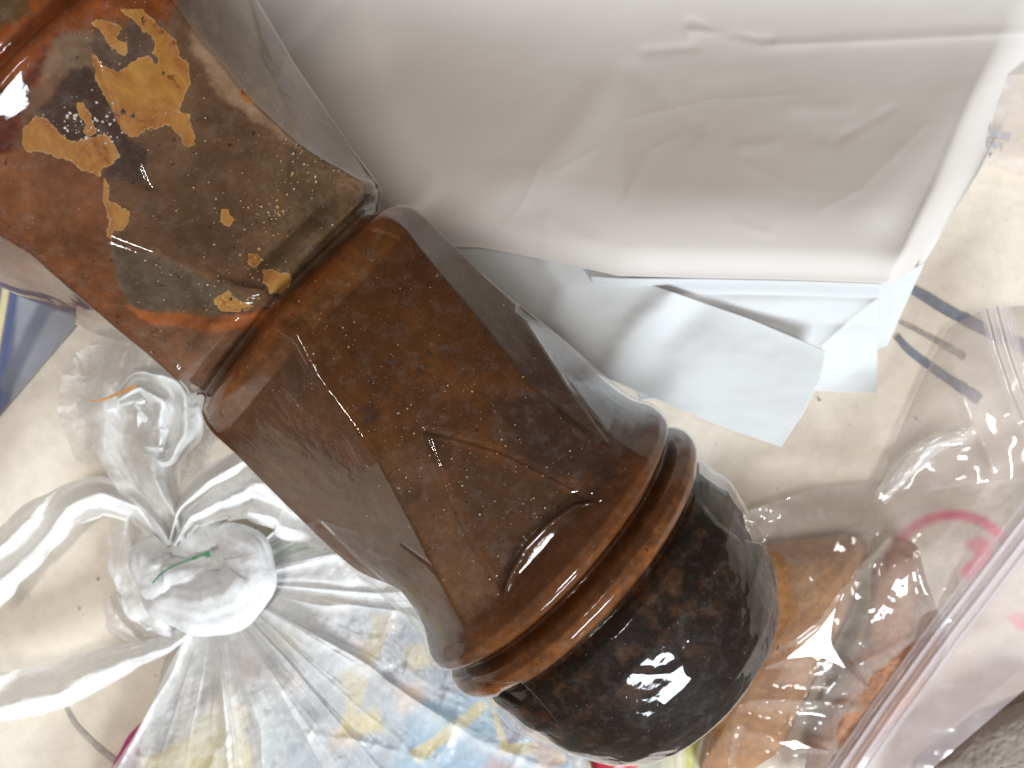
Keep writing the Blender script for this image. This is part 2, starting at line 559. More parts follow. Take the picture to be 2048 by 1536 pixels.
# ---- the sauce film inside the upper half
def sauce_material(name, rough, alpha, nsc, contrast):
    k = NT(name)
    c = k.attr('paint', True)
    n1 = k.noise(nsc, 6, 0.68, dist=0.8)
    n2 = k.noise(nsc * 5, 5, 0.7)
    n3 = k.noise(nsc * 16, 3, 0.6)
    c = k.mixc(1.0, c, k.ramp(n1, [(0.30, 1 - contrast), (0.5, 1.0), (0.70, 1 + contrast)]), 'MULTIPLY')
    c = k.mixc(1.0, c, k.ramp(n2, [(0.30, 1 - contrast * 0.6), (0.55, 1.0), (0.75, 1 + contrast * 0.9)]), 'MULTIPLY')
    sp = k.ramp(n3, [(0.71, 0.0), (0.76, 0.55)])
    c = k.mixc(sp, c, (0.42, 0.23, 0.085))
    dk = k.ramp(k.noise(nsc * 9, 3, 0.5), [(0.27, 0.75), (0.33, 0.0)])
    c = k.mixc(dk, c, (0.02, 0.01, 0.006))
    b = k.n('ShaderNodeBsdfPrincipled')
    k.l(c, b.inputs['Base Color'])
    b.inputs['Roughness'].default_value = rough
    b.inputs['Specular IOR Level'].default_value = 0.1
    k.l(k.bump(n2, 0.25, 0.0012), b.inputs['Normal'])
    if not alpha:
        return k.done(b.outputs[0])
    tr = k.shader('ShaderNodeBsdfTransparent', (0.92, 0.80, 0.66))
    a = k.math('ADD', k.attr('cover'), k.math('MULTIPLY', k.math('SUBTRACT', n1, 0.5), 0.5), clamp=True)
    return k.done(k.mix(a, tr, b.outputs[0]))
M_film = sauce_material('sauce_film', 0.6, True, 60, 0.30)
M_sauce = sauce_material('brown_sauce', 0.55, False, 65, 0.30)

def paint(col, polys, PXa, PYa):
    for poly, c, soft in polys:
        s = poly_sdf(PXa, PYa, poly) + soft * 0.5 * fbm(PXa / 14, PYa / 14, 31, 3)
        w = sstep(-soft / 2, soft / 2, s)[..., None] * front_s[..., None]
        col = col * (1 - w) + np.array(srgb(*c)) * w * GAIN
    return col
GAIN = 0.86

# upper film
iu = t_ax < 12
Tu, PHu, Ru = T[iu], PH[iu], R[iu] - 2.5
Wu = tp2w(Tu, PHu, Ru); pxu, pyu = w2px(Wu)
front_s = (np.cos(PHu) > -0.1).astype(float)
n = fbm(pxu / 60, pyu / 60, 4, 4)
col = np.array(srgb(97, 69, 47))[None, None] * GAIN * np.ones(Tu.shape + (1,)) * (1 + 0.22 * n[..., None])
polys = [
    ([(0, 0), (110, -60), (420, -60), (330, 40), (215, 40), (150, 90), (90, 170), (40, 250), (-60, 400), (-60, 60)], (126, 62, 20), 30),
    ([(-60, 180), (30, 170), (110, 70), (140, 60), (70, 175), (35, 250), (20, 330), (-60, 420)], (78, 28, 12), 26),
    ([(-80, -80), (60, -60), (60, 30), (0, 60), (-80, 120)], (84, 58, 34), 16),
    ([(100, 90), (140, 60), (185, 60), (190, 120), (185, 140), (130, 150), (80, 170)], (118, 92, 70), 16),
    ([(35, 190), (110, 150), (130, 165), (70, 230), (45, 245)], (104, 72, 52), 14),
    ([(-60, 320), (45, 300), (130, 318), (198, 352), (216, 375), (214, 402), (255, 425), (258, 440), (250, 456), (228, 462), (220, 484), (224, 520), (240, 570), (252, 590), (262, 622), (300, 634), (430, 646), (548, 628), (560, 650), (400, 830), (-60, 650)], (108, 64, 38), 5),
    ([(300, 640), (440, 650), (540, 640), (400, 790), (250, 690)], (112, 76, 54), 16),
    ([(180, 130), (205, 185), (250, 272), (292, 300), (292, 372), (200, 352), (236, 312), (205, 273), (140, 283), (100, 250), (75, 222), (110, 185), (140, 140)], (68, 48, 40), 8),
    ([(195, 55), (212, 62), (232, 108), (262, 100), (250, 62), (262, 40), (300, 75), (318, 120), (300, 118), (236, 146), (205, 130), (180, 95)], (88, 66, 54), 7),
    ([(222, 486), (300, 512), (400, 552), (498, 602), (440, 612), (300, 622), (262, 612), (236, 560)], (110, 92, 74), 9),
    ([(255, 612), (300, 624), (430, 636), (540, 618), (560, 600), (560, 628), (540, 654), (430, 664), (300, 648)], (150, 82, 38), 12),
    ([(30, 330), (110, 340), (190, 380), (180, 440), (120, 470), (40, 420)], (118, 72, 44), 40),
    ([(60, 480), (140, 520), (200, 600), (120, 560)], (124, 74, 42), 40),
    ([(380, 90), (450, 200), (600, 300), (740, 385), (790, 400), (700, 250), (600, 130), (540, -60), (380, -60)], (138, 108, 84), 20),
    ([(520, 300), (620, 300), (740, 390), (560, 570), (520, 500)], (96, 72, 48), 40),
]
col = paint(col, polys, pxu, pyu)
cov = 0.86 + 0.05 * n
for poly, c, soft in [
    ([(222, 486), (300, 512), (400, 552), (498, 602), (440, 612), (300, 622), (262, 612), (236, 560)], 0.45, 10),
    ([(330, -40), (420, 90), (500, 190), (540, 170), (560, 150), (620, -40)], 0.42, 16),
    ([(600, 150), (500, 190), (600, 285), (740, 380), (790, 400)], 0.72, 20),
    ([(60, 560), (140, 640), (370, 800), (400, 830), (-20, 640)], 0.8, 12)]:
    s = poly_sdf(pxu, pyu, poly)
    w = sstep(-soft / 2, soft / 2, s) * front_s
    cov = cov * (1 - w) + c * w
# the far wall of the bottle
cov = np.where(np.cos(PHu) < -0.1, 0.90, cov)
film = mesh_obj('sauce_film', Wu, grid_faces(len(Wu), NP_, True), M_film, bottle, {'paint': col, 'cover': cov})

# smears: raised dabs dried on the inside of the wall
k = NT('orange_sauce_smear')
bb = k.n('ShaderNodeBsdfPrincipled')
c = k.ramp(k.noise(95, 7, 0.74, dist=0.5), [(0.34, (0.13, 0.03, 0.008)), (0.42, (0.24, 0.085, 0.014)), (0.60, (0.32, 0.15, 0.028)), (0.8, (0.38, 0.20, 0.055))])
dk = k.ramp(k.noise(500, 2, 0.5), [(0.26, 0.8), (0.32, 0.0)])
c = k.mixc(dk, c, (0.09, 0.02, 0.006))
rim = k.ramp(k.math('MULTIPLY', k.attr('edge'), 0.2), [(0.0, 0.5), (0.40, 0.0)])
c = k.mixc(rim, c, (0.36, 0.23, 0.11))
k.l(c, bb.inputs['Base Color']); bb.inputs['Roughness'].default_value = 0.5
bb.inputs['Specular IOR Level'].default_value = 0.25
edge = k.math('ADD', k.attr('edge'), k.math('MULTIPLY', k.math('SUBTRACT', k.noise(900, 3, 0.6), 0.5), 5.0))
a = k.ramp(k.math('MULTIPLY', k.math('ADD', edge, 3.4), 0.25), [(0.22, 0.0), (0.80, 0.97)])
M_smear = k.done(k.mix(a, k.shader('ShaderNodeBsdfTransparent', (1, 1, 1)), bb.outputs[0]))

# finer grid for dabs
def dab(poly, name='sauce_smear', mat=None, rin=1.6, lift=0.9, pad=5, step=1.7):
    p = np.asarray(poly, float)
    x = np.arange(p[:, 0].min() - pad, p[:, 0].max() + pad, step)
    y = np.arange(p[:, 1].min() - pad, p[:, 1].max() + pad, step)
    X, Y = np.meshgrid(x, y, indexing='ij')
    t, f = px2tp(X.ravel(), Y.ravel())
    # radius from the shell grid
    it = np.clip(np.interp(t, t_ax, np.arange(NT_)), 0, NT_ - 1.001)
    ip = (f + math.pi) / (2 * math.pi) * NP_
    i0 = it.astype(int); j0 = ip.astype(int) % NP_; a = it - i0; b = ip - ip.astype(int); j1 = (j0 + 1) % NP_
    rr = (R[i0, j0] * (1 - a) * (1 - b) + R[i0 + 1, j0] * a * (1 - b) + R[i0, j1] * (1 - a) * b + R[i0 + 1, j1] * a * b)
    s = poly_sdf(X, Y, poly) + 2.0 * fbm(X / 9, Y / 9, 11, 3)
    W = tp2w(t, f, rr - rin + 0.0 * lift).reshape(X.shape + (3,))
    # re-aim: correct the parallax left by the facets
    qx, qy = w2px(W)
    s = poly_sdf(qx, qy, poly) + 1.0 + 5.0 * fbm(X / 17, Y / 17, 11, 3) + 3.0 * fbm(X / 6, Y / 6, 12, 2)
    m = s > -3
    m = m & np.roll(m, -1, 0) & np.roll(m, -1, 1)
    if m[:-1, :-1].sum() < 1: return None
    F = grid_faces(len(x), len(y), False, m)
    return mesh_obj(name, W, F, mat or M_smear, bottle, {'edge': np.clip(s, -10, 10)})
dab([(184, 109), (197, 125), (225, 141), (236, 144), (254, 131), (277, 117), (293, 115), (312, 133), (320, 125), (310, 105), (312, 84), (305, 74), (262, 33), (244, 20), (273, 12), (305, 39), (332, 68), (348, 84), (355, 113), (375, 125), (379, 166), (367, 187), (357, 225), (377, 230), (383, 264), (391, 293), (371, 289), (350, 260), (332, 246), (312, 256), (293, 258), (273, 271), (260, 275), (244, 260), (230, 225), (195, 160), (191, 133)])
dab([(184, 47), (215, 35), (240, 55), (232, 75), (250, 88), (257, 100), (250, 110), (235, 106), (222, 92), (210, 68), (195, 55)])
dab([(148, 200), (165, 203), (180, 230), (188, 262), (183, 268), (168, 265), (166, 258), (174, 250), (160, 228), (150, 210)])
dab([(70, 235), (86, 236), (100, 250), (125, 280), (145, 283), (170, 280), (205, 273), (225, 285), (236, 312), (225, 325), (205, 335), (198, 350), (170, 340), (130, 315), (90, 305), (55, 300), (40, 270)])
dab([(200, 352), (214, 372), (214, 402), (240, 415), (257, 425), (258, 441), (248, 455), (228, 460), (222, 478), (212, 470), (222, 440), (206, 402), (204, 375)])
dab([(445, 422), (452, 412), (460, 418), (458, 428), (468, 440), (456, 451), (441, 440)])
dab([(498, 508), (512, 506), (519, 522), (508, 534), (500, 524)])
dab([(523, 541), (545, 539), (562, 545), (582, 548), (577, 572), (556, 588), (541, 588), (532, 566)])
dab([(428, 600), (448, 585), (462, 588), (484, 606), (500, 612), (470, 622), (440, 618)])
dab([(478, 178), (490, 182), (506, 202), (500, 208), (484, 198)])

# little dried specks and bubbles, nobody could count them
def specks(name, pts, mat):
    """pts: px, py, radius px"""
    V, F = [], []
    pts = np.asarray(pts, float)
    m = 7
    for (x, y, rad) in pts:
        a = np.linspace(0, 2 * math.pi, m, endpoint=False) + rng.random() * 3
        rj = rad * (0.7 + 0.6 * rng.random(m))
        X = np.r_[x, x + rj * np.cos(a)]; Y = np.r_[y, y + rj * np.sin(a)]
        t, f = px2tp(X, Y)
        it = np.clip(np.interp(t, t_ax, np.arange(NT_)), 0, NT_ - 1).round().astype(int)
        ip = ((f + math.pi) / (2 * math.pi) * NP_).round().astype(int) % NP_
        W = tp2w(t, f, R[it, ip] - 1.2)
        k0 = len(V); V.extend(W.tolist())
        for j in range(m):
            F.append([k0, k0 + 1 + j, k0 + 1 + (j + 1) % m])
    return tag(mesh_obj(name, V, F, mat, bottle), kind='stuff')
M_speck = mat_principled('beige_speck', (0.42, 0.30, 0.17), 0.5, 0.3, 900)
M_speck2 = mat_principled('orange_speck', (0.40, 0.20, 0.07), 0.5, 0.3, 900)
M_bub = mat_principled('pale_bubble', (0.42, 0.36, 0.31), 0.25, 0.3, 900)
M_dark = mat_principled('dark_speck', (0.02, 0.012, 0.008), 0.6)
pts, pts2 = [], []
for (cx, cyy, sx, sy, n_) in [(560, 410, 35, 30, 34), (600, 320, 45, 30, 26), (640, 360, 40, 40, 24), (450, 560, 70, 40, 26), (500, 480, 90, 80, 30), (350, 560, 60, 30, 10), (420, 340, 120, 70, 22), (240, 60, 60, 40, 10)]:
    for _ in range(n_):
        pts.append((cx + rng.normal() * sx, cyy + rng.normal() * sy, 0.9 + 1.6 * rng.random() ** 3))
for (cx, cyy, sx, sy, n_) in [(555, 405, 22, 16, 12), (510, 515, 20, 25, 10), (455, 600, 30, 12, 10), (610, 330, 20, 16, 7)]:
    for _ in range(n_):
        pts2.append((cx + rng.normal() * sx, cyy + rng.normal() * sy, 1.5 + 2.6 * rng.random() ** 2))
for _ in range(230):
    u_, v_ = rng.random() * 640 + 20, rng.normal() * 150
    pts.append((600 + 0.741 * u_ - 0.672 * v_, 640 + 0.672 * u_ + 0.741 * v_, 0.8 + 1.5 * rng.random() ** 4))
specks('beige_specks', pts, M_speck)
specks('orange_specks', pts2, M_speck2)
specks('pale_bubbles', [(150 + rng.normal() * 34, 235 + rng.normal() * 22 , 1.2 + 2.6 * rng.random() ** 2) for _ in range(46)] + [(215 + rng.normal() * 12, 235 + rng.normal() * 26, 1.5 + 1.8 * rng.random()) for _ in range(14)], M_bub)
specks('dark_specks', [(240, 210, 7), (261, 218, 5), (330, 130, 4), (290, 28, 6), (462, 598, 3.5), (872, 700, 5), (790, 722, 5), (850, 738, 5)] + [(480 + 500 * rng.random(), 700 + 350 * rng.random(), 1 + 2 * rng.random() ** 2) for _ in range(60)], M_dark)

# ---- the sauce body in the lower half
il = t_ax > -6
Tl, PHl, Rl = T[il], PH[il], R[il].copy()
Phd = np.degrees(PHl)
def pocket(t0, st, p0, sp, d):
    return d * np.exp(-((Tl - t0) / st) ** 2 - ((Phd - p0) / sp) ** 2)
Rl = Rl - 4.0
Rl -= pocket(560, 75, -92, 18, 36)
Rl -= pocket(560, 110, 96, 18, 7)
Rl -= pocket(930 + dt, 80, 92, 18, 12)
Rl -= pocket(885 + dt, 62, -88, 20, 52)
sl_ = poly_sdf(*w2px(tp2w(Tl, PHl, Rl)), [(1400, 860), (1440, 930), (1490, 1020), (1540, 1092), (1480, 1082), (1430, 1048), (1396, 1000)])
Rl -= np.where(np.cos(PHl) > -0.3, 16 * sstep(0, 9, sl_), 0)
Rl -= 5 * sstep(1100 + dt, 1184 + dt, Tl)
Rl = np.maximum(Rl, 0.5)
Wl = tp2w(Tl, PHl, Rl); pxl, pyl = w2px(Wl)
front_s = (np.cos(PHl) > -0.1).astype(float)
n = fbm(pxl / 70, pyl / 70, 14, 4); n2 = fbm(pxl / 22, pyl / 22, 24, 4)
def seg(a, b, w, c0):
    return sstep(a - w, a + w, Tl) * (1 - sstep(b - w, b + w, Tl))
base = np.array(srgb(84, 48, 15)); rust = np.array(srgb(108, 58, 18)); dark = np.array(srgb(30, 19, 13)); red = np.array(srgb(74, 36, 20)); ring = np.array(srgb(106, 62, 27))
col = base * np.ones(Tl.shape + (1,)) * (1 + 0.25 * n[..., None])
w = seg(-20, 40, 12, 0)[..., None]; col = col * (1 - w) + rust * 1.15 * w
w = (sstep(420, 690, Tl) * 0.6 * (0.5 + 0.5 * n2))[..., None]; col = col * (1 - w) + red * w
w = seg(640 + dt, 705 + dt, 14, 0)[..., None] * 0.8; col = col * (1 - w) + ring * w
w = seg(722 + dt, 778 + dt, 8, 0)[..., None]; col = col * (1 - w) + ring * 1.1 * w * (1 + 0.5 * n2[..., None])
w = sstep(772 + dt, 800 + dt, Tl)[..., None]
bc = dark * (1 + 0.3 * n[..., None]); wc = (sstep(-0.1, 0.6, fbm(pxl / 26, pyl / 26, 44, 5)) * (1 - sstep(830 + dt, 1040 + dt, Tl)))[..., None]
bc = bc * (1 - wc) + np.array(srgb(72, 44, 24)) * wc
col = col * (1 - w) + bc * w
col *= GAIN
col = paint(col, [
    ([(760, 925), (850, 862), (1005, 1188), (930, 1255), (830, 1060)], (88, 58, 34), 30),
    ([(592, 668), (640, 760), (760, 925), (830, 1060), (930, 1255), (860, 1270), (640, 1060), (430, 850), (425, 830)], (92, 58, 32), 8),  # left facet painted lighter, as if lit
    ([(850, 870), (1190, 1010), (1060, 1080), (1010, 1180)], (72, 44, 20), 24),
    ([(1000, 800), (1130, 780), (1240, 905), (1230, 960), (1100, 960), (1020, 900)], (58, 34, 20), 60),
    ([(812, 462), (1040, 617), (1290, 772), (1310, 850), (1240, 905), (1060, 770), (900, 570)], (84, 62, 50), 8),  # right facet, with the next patch: the paper's grey reflection painted in
    ([(1060, 640), (1180, 700), (1290, 785), (1240, 830), (1230, 880), (1140, 770)], (70, 58, 52), 8),
    ([(720, 820), (745, 812), (755, 835), (735, 845)], (58, 36, 26), 34),
    ([(800, 985), (835, 980), (840, 1005), (810, 1008)], (56, 36, 28), 34),
], pxl, pyl)
sauce = mesh_obj('brown_sauce', Wl, grid_faces(len(Wl), NP_, True), M_sauce, bottle, {'paint': col})

# =================================================================== PAPER ENVELOPE
env = empty('paper_envelope', tuple(P(1350, 300, 0.0)))
tag(env, 'large creased white paper envelope lying behind the bottle, its open end folded towards the viewer', 'envelope')
def solid(o, th=0.00025):
    m = o.modifiers.new('thickness', 'SOLIDIFY'); m.thickness = th; m.offset = 0
    return o
def crease_add(z, X, Y, line, w, d):
    return z + d * np.exp(-(seg_dist(X, Y, line) / w) ** 2)
def fold_ridge(z, X, Y, line, w, d):
    return z + d * np.exp(-seg_dist(X, Y, line) / w)

# top panel
X, Y, U, V = coons([(280, -160), (1200, -170), (2220, -160)],
                   [(600, 540), (880, 494), (960, 496), (1100, 522), (1237, 552), (1400, 556), (1600, 560), (1766, 566), (1800, 556), (1850, 522)],
                   [(280, -160), (380, 100), (480, 300), (600, 540)],
                   [(2220, -160), (2110, 70), (2048, 170), (1960, 340), (1850, 522)], 320, 240)
z = 0.002 + 0.010 * V + 0.036 * sstep(0.22, 0.98, V) + 0.004 * np.sin(U * 3.0)
z = z - 0.003 * sstep(0.90, 1.0, V) ** 1.5 - 0.022 * sstep(0.93, 1.0, U) * sstep(0.1, 0.6, V)
fade = sstep(1.0, 0.75, V)
z = z + fade * (0.0016 * fbm(X / 420, Y / 300, 61, 2) + 0.0002 * fbm(X / 130, Y / 100, 62, 3)) - 0.004 * np.sin(U * 3.0) * (1 - fade)
z = crease_add(z, X, Y, [(1380, 62), (1430, 62), (1520, 92), (1700, 82), (2060, 62)], 12, 0.0003)
z = crease_add(z, X, Y, [(1380, 42), (1460, 70), (1540, 80)], 10, -0.0003)
z = crease_add(z, X, Y, [(880, 494), (1000, 380), (1090, 345), (1200, 200)], 40, 0.0007)
z = crease_add(z, X, Y, [(2048, 210), (1940, 300), (1850, 400), (1790, 470)], 55, -0.0022)
z = crease_add(z, X, Y, [(560, 130), (640, 180), (760, 150)], 60, -0.002)
for s in range(14):
    x0, y0 = 800 + 1200 * rng.random(), 30 + 430 * rng.random(); a = rng.normal(0.25, 0.5); l = 60 + 160 * rng.random()
    z = crease_add(z, X, Y, [(x0, y0), (x0 + l * math.cos(a), y0 + l * math.sin(a))], 9 + 14 * rng.random(), rng.normal(0, 0.00022))
for ln, d_ in [([(1000, 330), (1110, 345), (1190, 300)], 0.0004), ([(1250, 240), (1420, 200), (1600, 190)], 0.0004), ([(960, 520), (1050, 400), (1080, 330)], 0.0007), ([(1500, 60), (1540, 90), (1800, 80), (2060, 66)], 0.0006), ([(1380, 62), (1450, 64)], 0.0005), ([(1640, 420), (1720, 380), (1850, 250)], 0.0004), ([(1240, 420), (1300, 300), (1420, 250)], 0.0003)]:
    z = fold_ridge(z, X, Y, ln, 7, d_ * 0.32)
solid(mesh_obj('top_panel', P(X, Y, z), grid_faces(*X.shape), M_paper_warm_lit, env))
# lower lip of the same sheet, going on to the right of the fold
X, Y, U, V = coons([(1755, 560), (1800, 552), (1850, 524)], [(1752, 700), (1765, 695), (1775, 690)],
                   [(1755, 560), (1757, 620), (1752, 700)], [(1850, 524), (1815, 600), (1775, 690)], 40, 50)
z = 0.028 - 0.014 * V + 0.001 * fbm(X / 50, Y / 50, 71, 2)
solid(mesh_obj('side_flap', P(X, Y, z), grid_faces(*X.shape), M_paper_cool_lit, env))
# bottom panel B: bright folded edge then back wall
X, Y, U, V = coons([(1180, 552), (1240, 556), (1400, 557), (1600, 561), (1764, 567)],
                   [(1280, 800), (1500, 782), (1640, 782), (1753, 786)],
                   [(1180, 552), (1230, 680), (1280, 800)], [(1764, 567), (1758, 600), (1755, 680), (1753, 786)], 240, 120)
z = 0.0448 - 0.0085 * sstep(0.0, 0.14, V) - 0.0050 * sstep(0.16, 0.4, V) - 0.010 * sstep(0.3, 1.0, V)
dd = (X - 1645) * (-0.63) - (Y - 690) * 0.777          # side of the diagonal crease
z = z - 0.004 * sstep(0, 90, -dd) * sstep(0.15, 0.6, V) * sstep(1560, 1700, X)
z = fold_ridge(z, X, Y, [(1755, 597), (1700, 640), (1645, 690)], 10, 0.0012)
z = z + 0.0012 * fbm(X / 150, Y / 80, 73, 3) * sstep(0, 0.3, V)
solid(mesh_obj('back_panel', P(X, Y, z), grid_faces(*X.shape), M_paper_cool_lit, env))
# front flap A
X, Y, U, V = coons([(850, 464), (960, 488), (1100, 512), (1240, 549), (1345, 584), (1500, 638), (1652, 702)],
                   [(980, 640), (1150, 730), (1320, 800), (1440, 852), (1562, 894)],
                   [(850, 464), (900, 560), (980, 640)], [(1652, 702), (1640, 760), (1605, 830), (1590, 850), (1562, 894)], 300, 150)
z = 0.0430 - 0.007 * sstep(0.30, 1, U) - 0.006 * V * (0.45 + 0.55 * U)
z = z + 0.0032 * np.exp(-(seg_dist(X, Y, [(1350, 588), (1290, 640), (1250, 690), (1215, 760)]) / 34) ** 2) - 0.0020 * np.exp(-(seg_dist(X, Y, [(1400, 610), (1345, 665), (1300, 740)]) / 42) ** 2)
z = z + 0.0025 * np.exp(-(seg_dist(X, Y, [(1100, 530), (1130, 570), (1110, 640)]) / 30) ** 2) + 0.0008 * fbm(X / 120, Y / 90, 75, 3) * sstep(0, 0.2, V)
z = fold_ridge(z, X, Y, [(1345, 584), (1500, 638), (1652, 702)], 12, 0.0012)
solid(mesh_obj('front_flap', P(X, Y, z), grid_faces(*X.shape), M_paper_cool_lit, env))

# =================================================================== KNOTTED CARRIER BAG (bottom left)
bag = empty('knotted_carrier_bag', tuple(P(520, 1350, 0.0)))
tag(bag, 'thin white carrier bag tied in a knot, its pleats fanning over printed packets', 'plastic bag')

def ribbon(name, line, widths, zs, dens, mat, parent, n=160, m=60, folds=3, amp=0.0022, seed=0, cup=0.003):
    L = smooth_line(line, n, 14)
    t = np.gradient(L, axis=0); t /= np.linalg.norm(t, axis=1)[:, None]
    nn = np.stack([-t[:, 1], t[:, 0]], -1)
    s = np.linspace(0, 1, n)
    w = np.interp(s, np.linspace(0, 1, len(widths)), widths)
    for _ in range(12): w[1:-1] = (w[:-2] + 2 * w[1:-1] + w[2:]) / 4
    zc = np.interp(s, np.linspace(0, 1, len(zs)), zs)
    for _ in range(12): zc[1:-1] = (zc[:-2] + 2 * zc[1:-1] + zc[2:]) / 4
    v = np.linspace(-1, 1, m)
    S, Vv = np.meshgrid(s, v, indexing='ij')
    off = Vv * w[:, None] / 2 * (1 + 0.10 * fbm(S * 9, np.sign(Vv) * 3 + 0 * S, seed + 3, 2))
    X = L[:, 0][:, None] + nn[:, 0][:, None] * off
    Y = L[:, 1][:, None] + nn[:, 1][:, None] * off
    ph = 2.2 * vnoise(S * 3, Vv * 0 + seed, seed)
    Z = zc[:, None] + amp * (0.9 * np.sin(Vv * folds * 1.9 + ph) + 0.35 * ridged(Vv * folds * 0.6 + 1.2 * S, S * 3.5, seed + 5, 2)) - cup * Vv ** 2 + 0.0008 * fbm(S * 10, Vv * 3, seed + 8, 3)
    D = np.interp(s, np.linspace(0, 1, len(dens)), dens)[:, None] * (1 + 0.25 * ridged(Vv * folds, S * 2, seed + 5, 2) - 0.1)
    pr = np.ones(X.shape + (3,)) * np.array([0.93, 0.925, 0.91])
    return mesh_obj(name, P(X, Y, Z), grid_faces(n, m), mat, parent, {'dens': np.clip(D, 0, 1), 'print': pr})

# the packets inside
def painted_mat(name, rough=0.45):
    k = NT(name)
    b = k.n('ShaderNodeBsdfPrincipled')
    c = k.mixc(1.0, k.attr('print', True), k.ramp(k.noise(60, 4, 0.6), [(0.3, 0.85), (0.7, 1.08)]), 'MULTIPLY')
    k.l(c, b.inputs['Base Color']); b.inputs['Roughness'].default_value = rough
    k.l(k.bump(k.noise(60, 3, 0.5), 0.3, 0.002), b.inputs['Normal'])
    return k.done(b.outputs[0])
M_print = painted_mat('printed_packet')
def printed_sheet(name, quad, nu, nv, zf, basec, polys, mat, parent=None, thick=0.004):
    (a, b, c, d) = quad            # tl tr br bl
    X, Y, U, V = coons([a, b], [d, c], [a, d], [b, c], nu, nv)
    z = zf(X, Y, U, V)
    col = np.array(srgb(*basec)) * np.ones(X.shape + (1,))
    for poly, cc, soft in polys:
        w = sstep(-soft / 2, soft / 2, poly_sdf(X, Y, poly))[..., None]
        col = col * (1 - w) + np.array(srgb(*cc)) * w
    o = mesh_obj(name, P(X, Y, z), grid_faces(nu, nv), mat, parent, {'print': col})
    m = o.modifiers.new('thickness', 'SOLIDIFY'); m.thickness = thick; m.offset = -1 if True else 1
    return o
def band(p, q, w):
    p = np.array(p, float); q = np.array(q, float); d = (q - p) / np.linalg.norm(q - p); n_ = np.array([-d[1], d[0]]) * w / 2
    return [tuple(p + n_), tuple(q + n_), tuple(q - n_), tuple(p - n_)]
navy = (78, 84, 120); yel = (232, 205, 96); sky = (120, 178, 212); peach = (225, 178, 140); teal = (90, 140, 160)
pol = []
pol += [([(620, 1180), (760, 1220), (900, 1300), (1010, 1380), (960, 1430), (830, 1350), (690, 1260), (600, 1230)], (96, 118, 150), 14)]
for (x, y, c) in [(640, 1190, yel), (680, 1215, peach), (725, 1225, navy), (770, 1255, yel), (700, 1275, navy), (745, 1300, peach), (800, 1290, navy), (835, 1320, yel), (640, 1240, navy), (600, 1270, yel), (660, 1310, navy), (720, 1350, yel), (770, 1365, navy), (820, 1385, peach), (600, 1360, peach), (650, 1400, navy), (560, 1310, navy), (745, 1430, yel), (700, 1460, peach)]:
    pol.append(([(x - 26, y - 14), (x + 20, y - 26), (x + 28, y + 16), (x - 18, y + 26)], c, 20))
pol += [([(850, 1400), (960, 1380), (1150, 1480), (1140, 1600), (780, 1600), (800, 1480)], sky, 12)]
pol += [(band((770, 1250), (700, 1460), 26), yel, 6), (band((830, 1500), (960, 1400), 24), yel, 5), (band((980, 1395), (1000, 1500), 22), yel, 5), (band((985, 1492), (1060, 1488), 22), yel, 5), (band((1005, 1400), (1030, 1470), 60), (112, 108, 150), 6), (band((1060, 1440), (1085, 1530), 50), (196, 150, 110), 12), (band((960, 1520), (1040, 1560), 50), (150, 92, 110), 18)]
pkt = printed_sheet('snack_packet', [(545, 1120), (1010, 1260), (1160, 1640), (560, 1660)], 320, 260,
                    lambda X, Y, U, V: 0.009 + 0.013 * np.sin(np.pi * np.clip(U, 0, 1)) ** 0.8 * sstep(-0.1, 0.5, V) + 0.001 * fbm(X / 80, Y / 80, 81, 3),
                    (172, 186, 200), pol, M_print, thick=0.008)
tag(pkt, 'pale blue packet printed with yellow lines and navy squares, inside the knotted carrier bag', 'packet')
pol2 = [([(395, 1300), (440, 1290), (470, 1370), (500, 1460), (430, 1440), (400, 1380)], (70, 66, 92), 16), ([(455, 1380), (520, 1330), (560, 1420), (520, 1470), (470, 1450)], (96, 80, 78), 22),
        ([(380, 1470), (470, 1350), (520, 1560), (500, 1640), (280, 1640), (300, 1510)], (226, 205, 104), 16), ([(440, 1330), (500, 1300), (530, 1340), (470, 1370)], (190, 130, 96), 14), ([(470, 1400), (500, 1395), (505, 1440), (475, 1445)], (230, 200, 90), 8), ([(330, 1400), (375, 1380), (360, 1480), (320, 1500)], (110, 112, 130), 12)]
pkt2 = printed_sheet('snack_packet', [(360, 1270), (545, 1240), (620, 1640), (255, 1640)], 160, 200,
                     lambda X, Y, U, V: 0.007 + 0.004 * np.sin(np.pi * U) + 0.001 * fbm(X / 60, Y / 60, 82, 3),
                     (190, 180, 168), pol2, M_print, thick=0.006)
tag(pkt2, 'yellow and dark navy packet seen under the narrow pleats straight below the knot', 'packet')
M_mag = mat_principled('magenta_packet', srgb(172, 60, 110), 0.4, 0.25, 90)
mg = ribbon('candy_wrapper', [(318, 1420), (270, 1480), (235, 1560), (225, 1640)], [14, 34, 44, 50], [0.008] * 4, [1] * 4, M_mag, None, 60, 16, 1, 0.001, 3, 0.001)
tag(mg, 'strip of magenta wrapper under the leftmost pleat of the knotted carrier bag', 'wrapper')
M_green = mat_principled('green_print', srgb(40, 130, 80), 0.5, 0.3, 200)

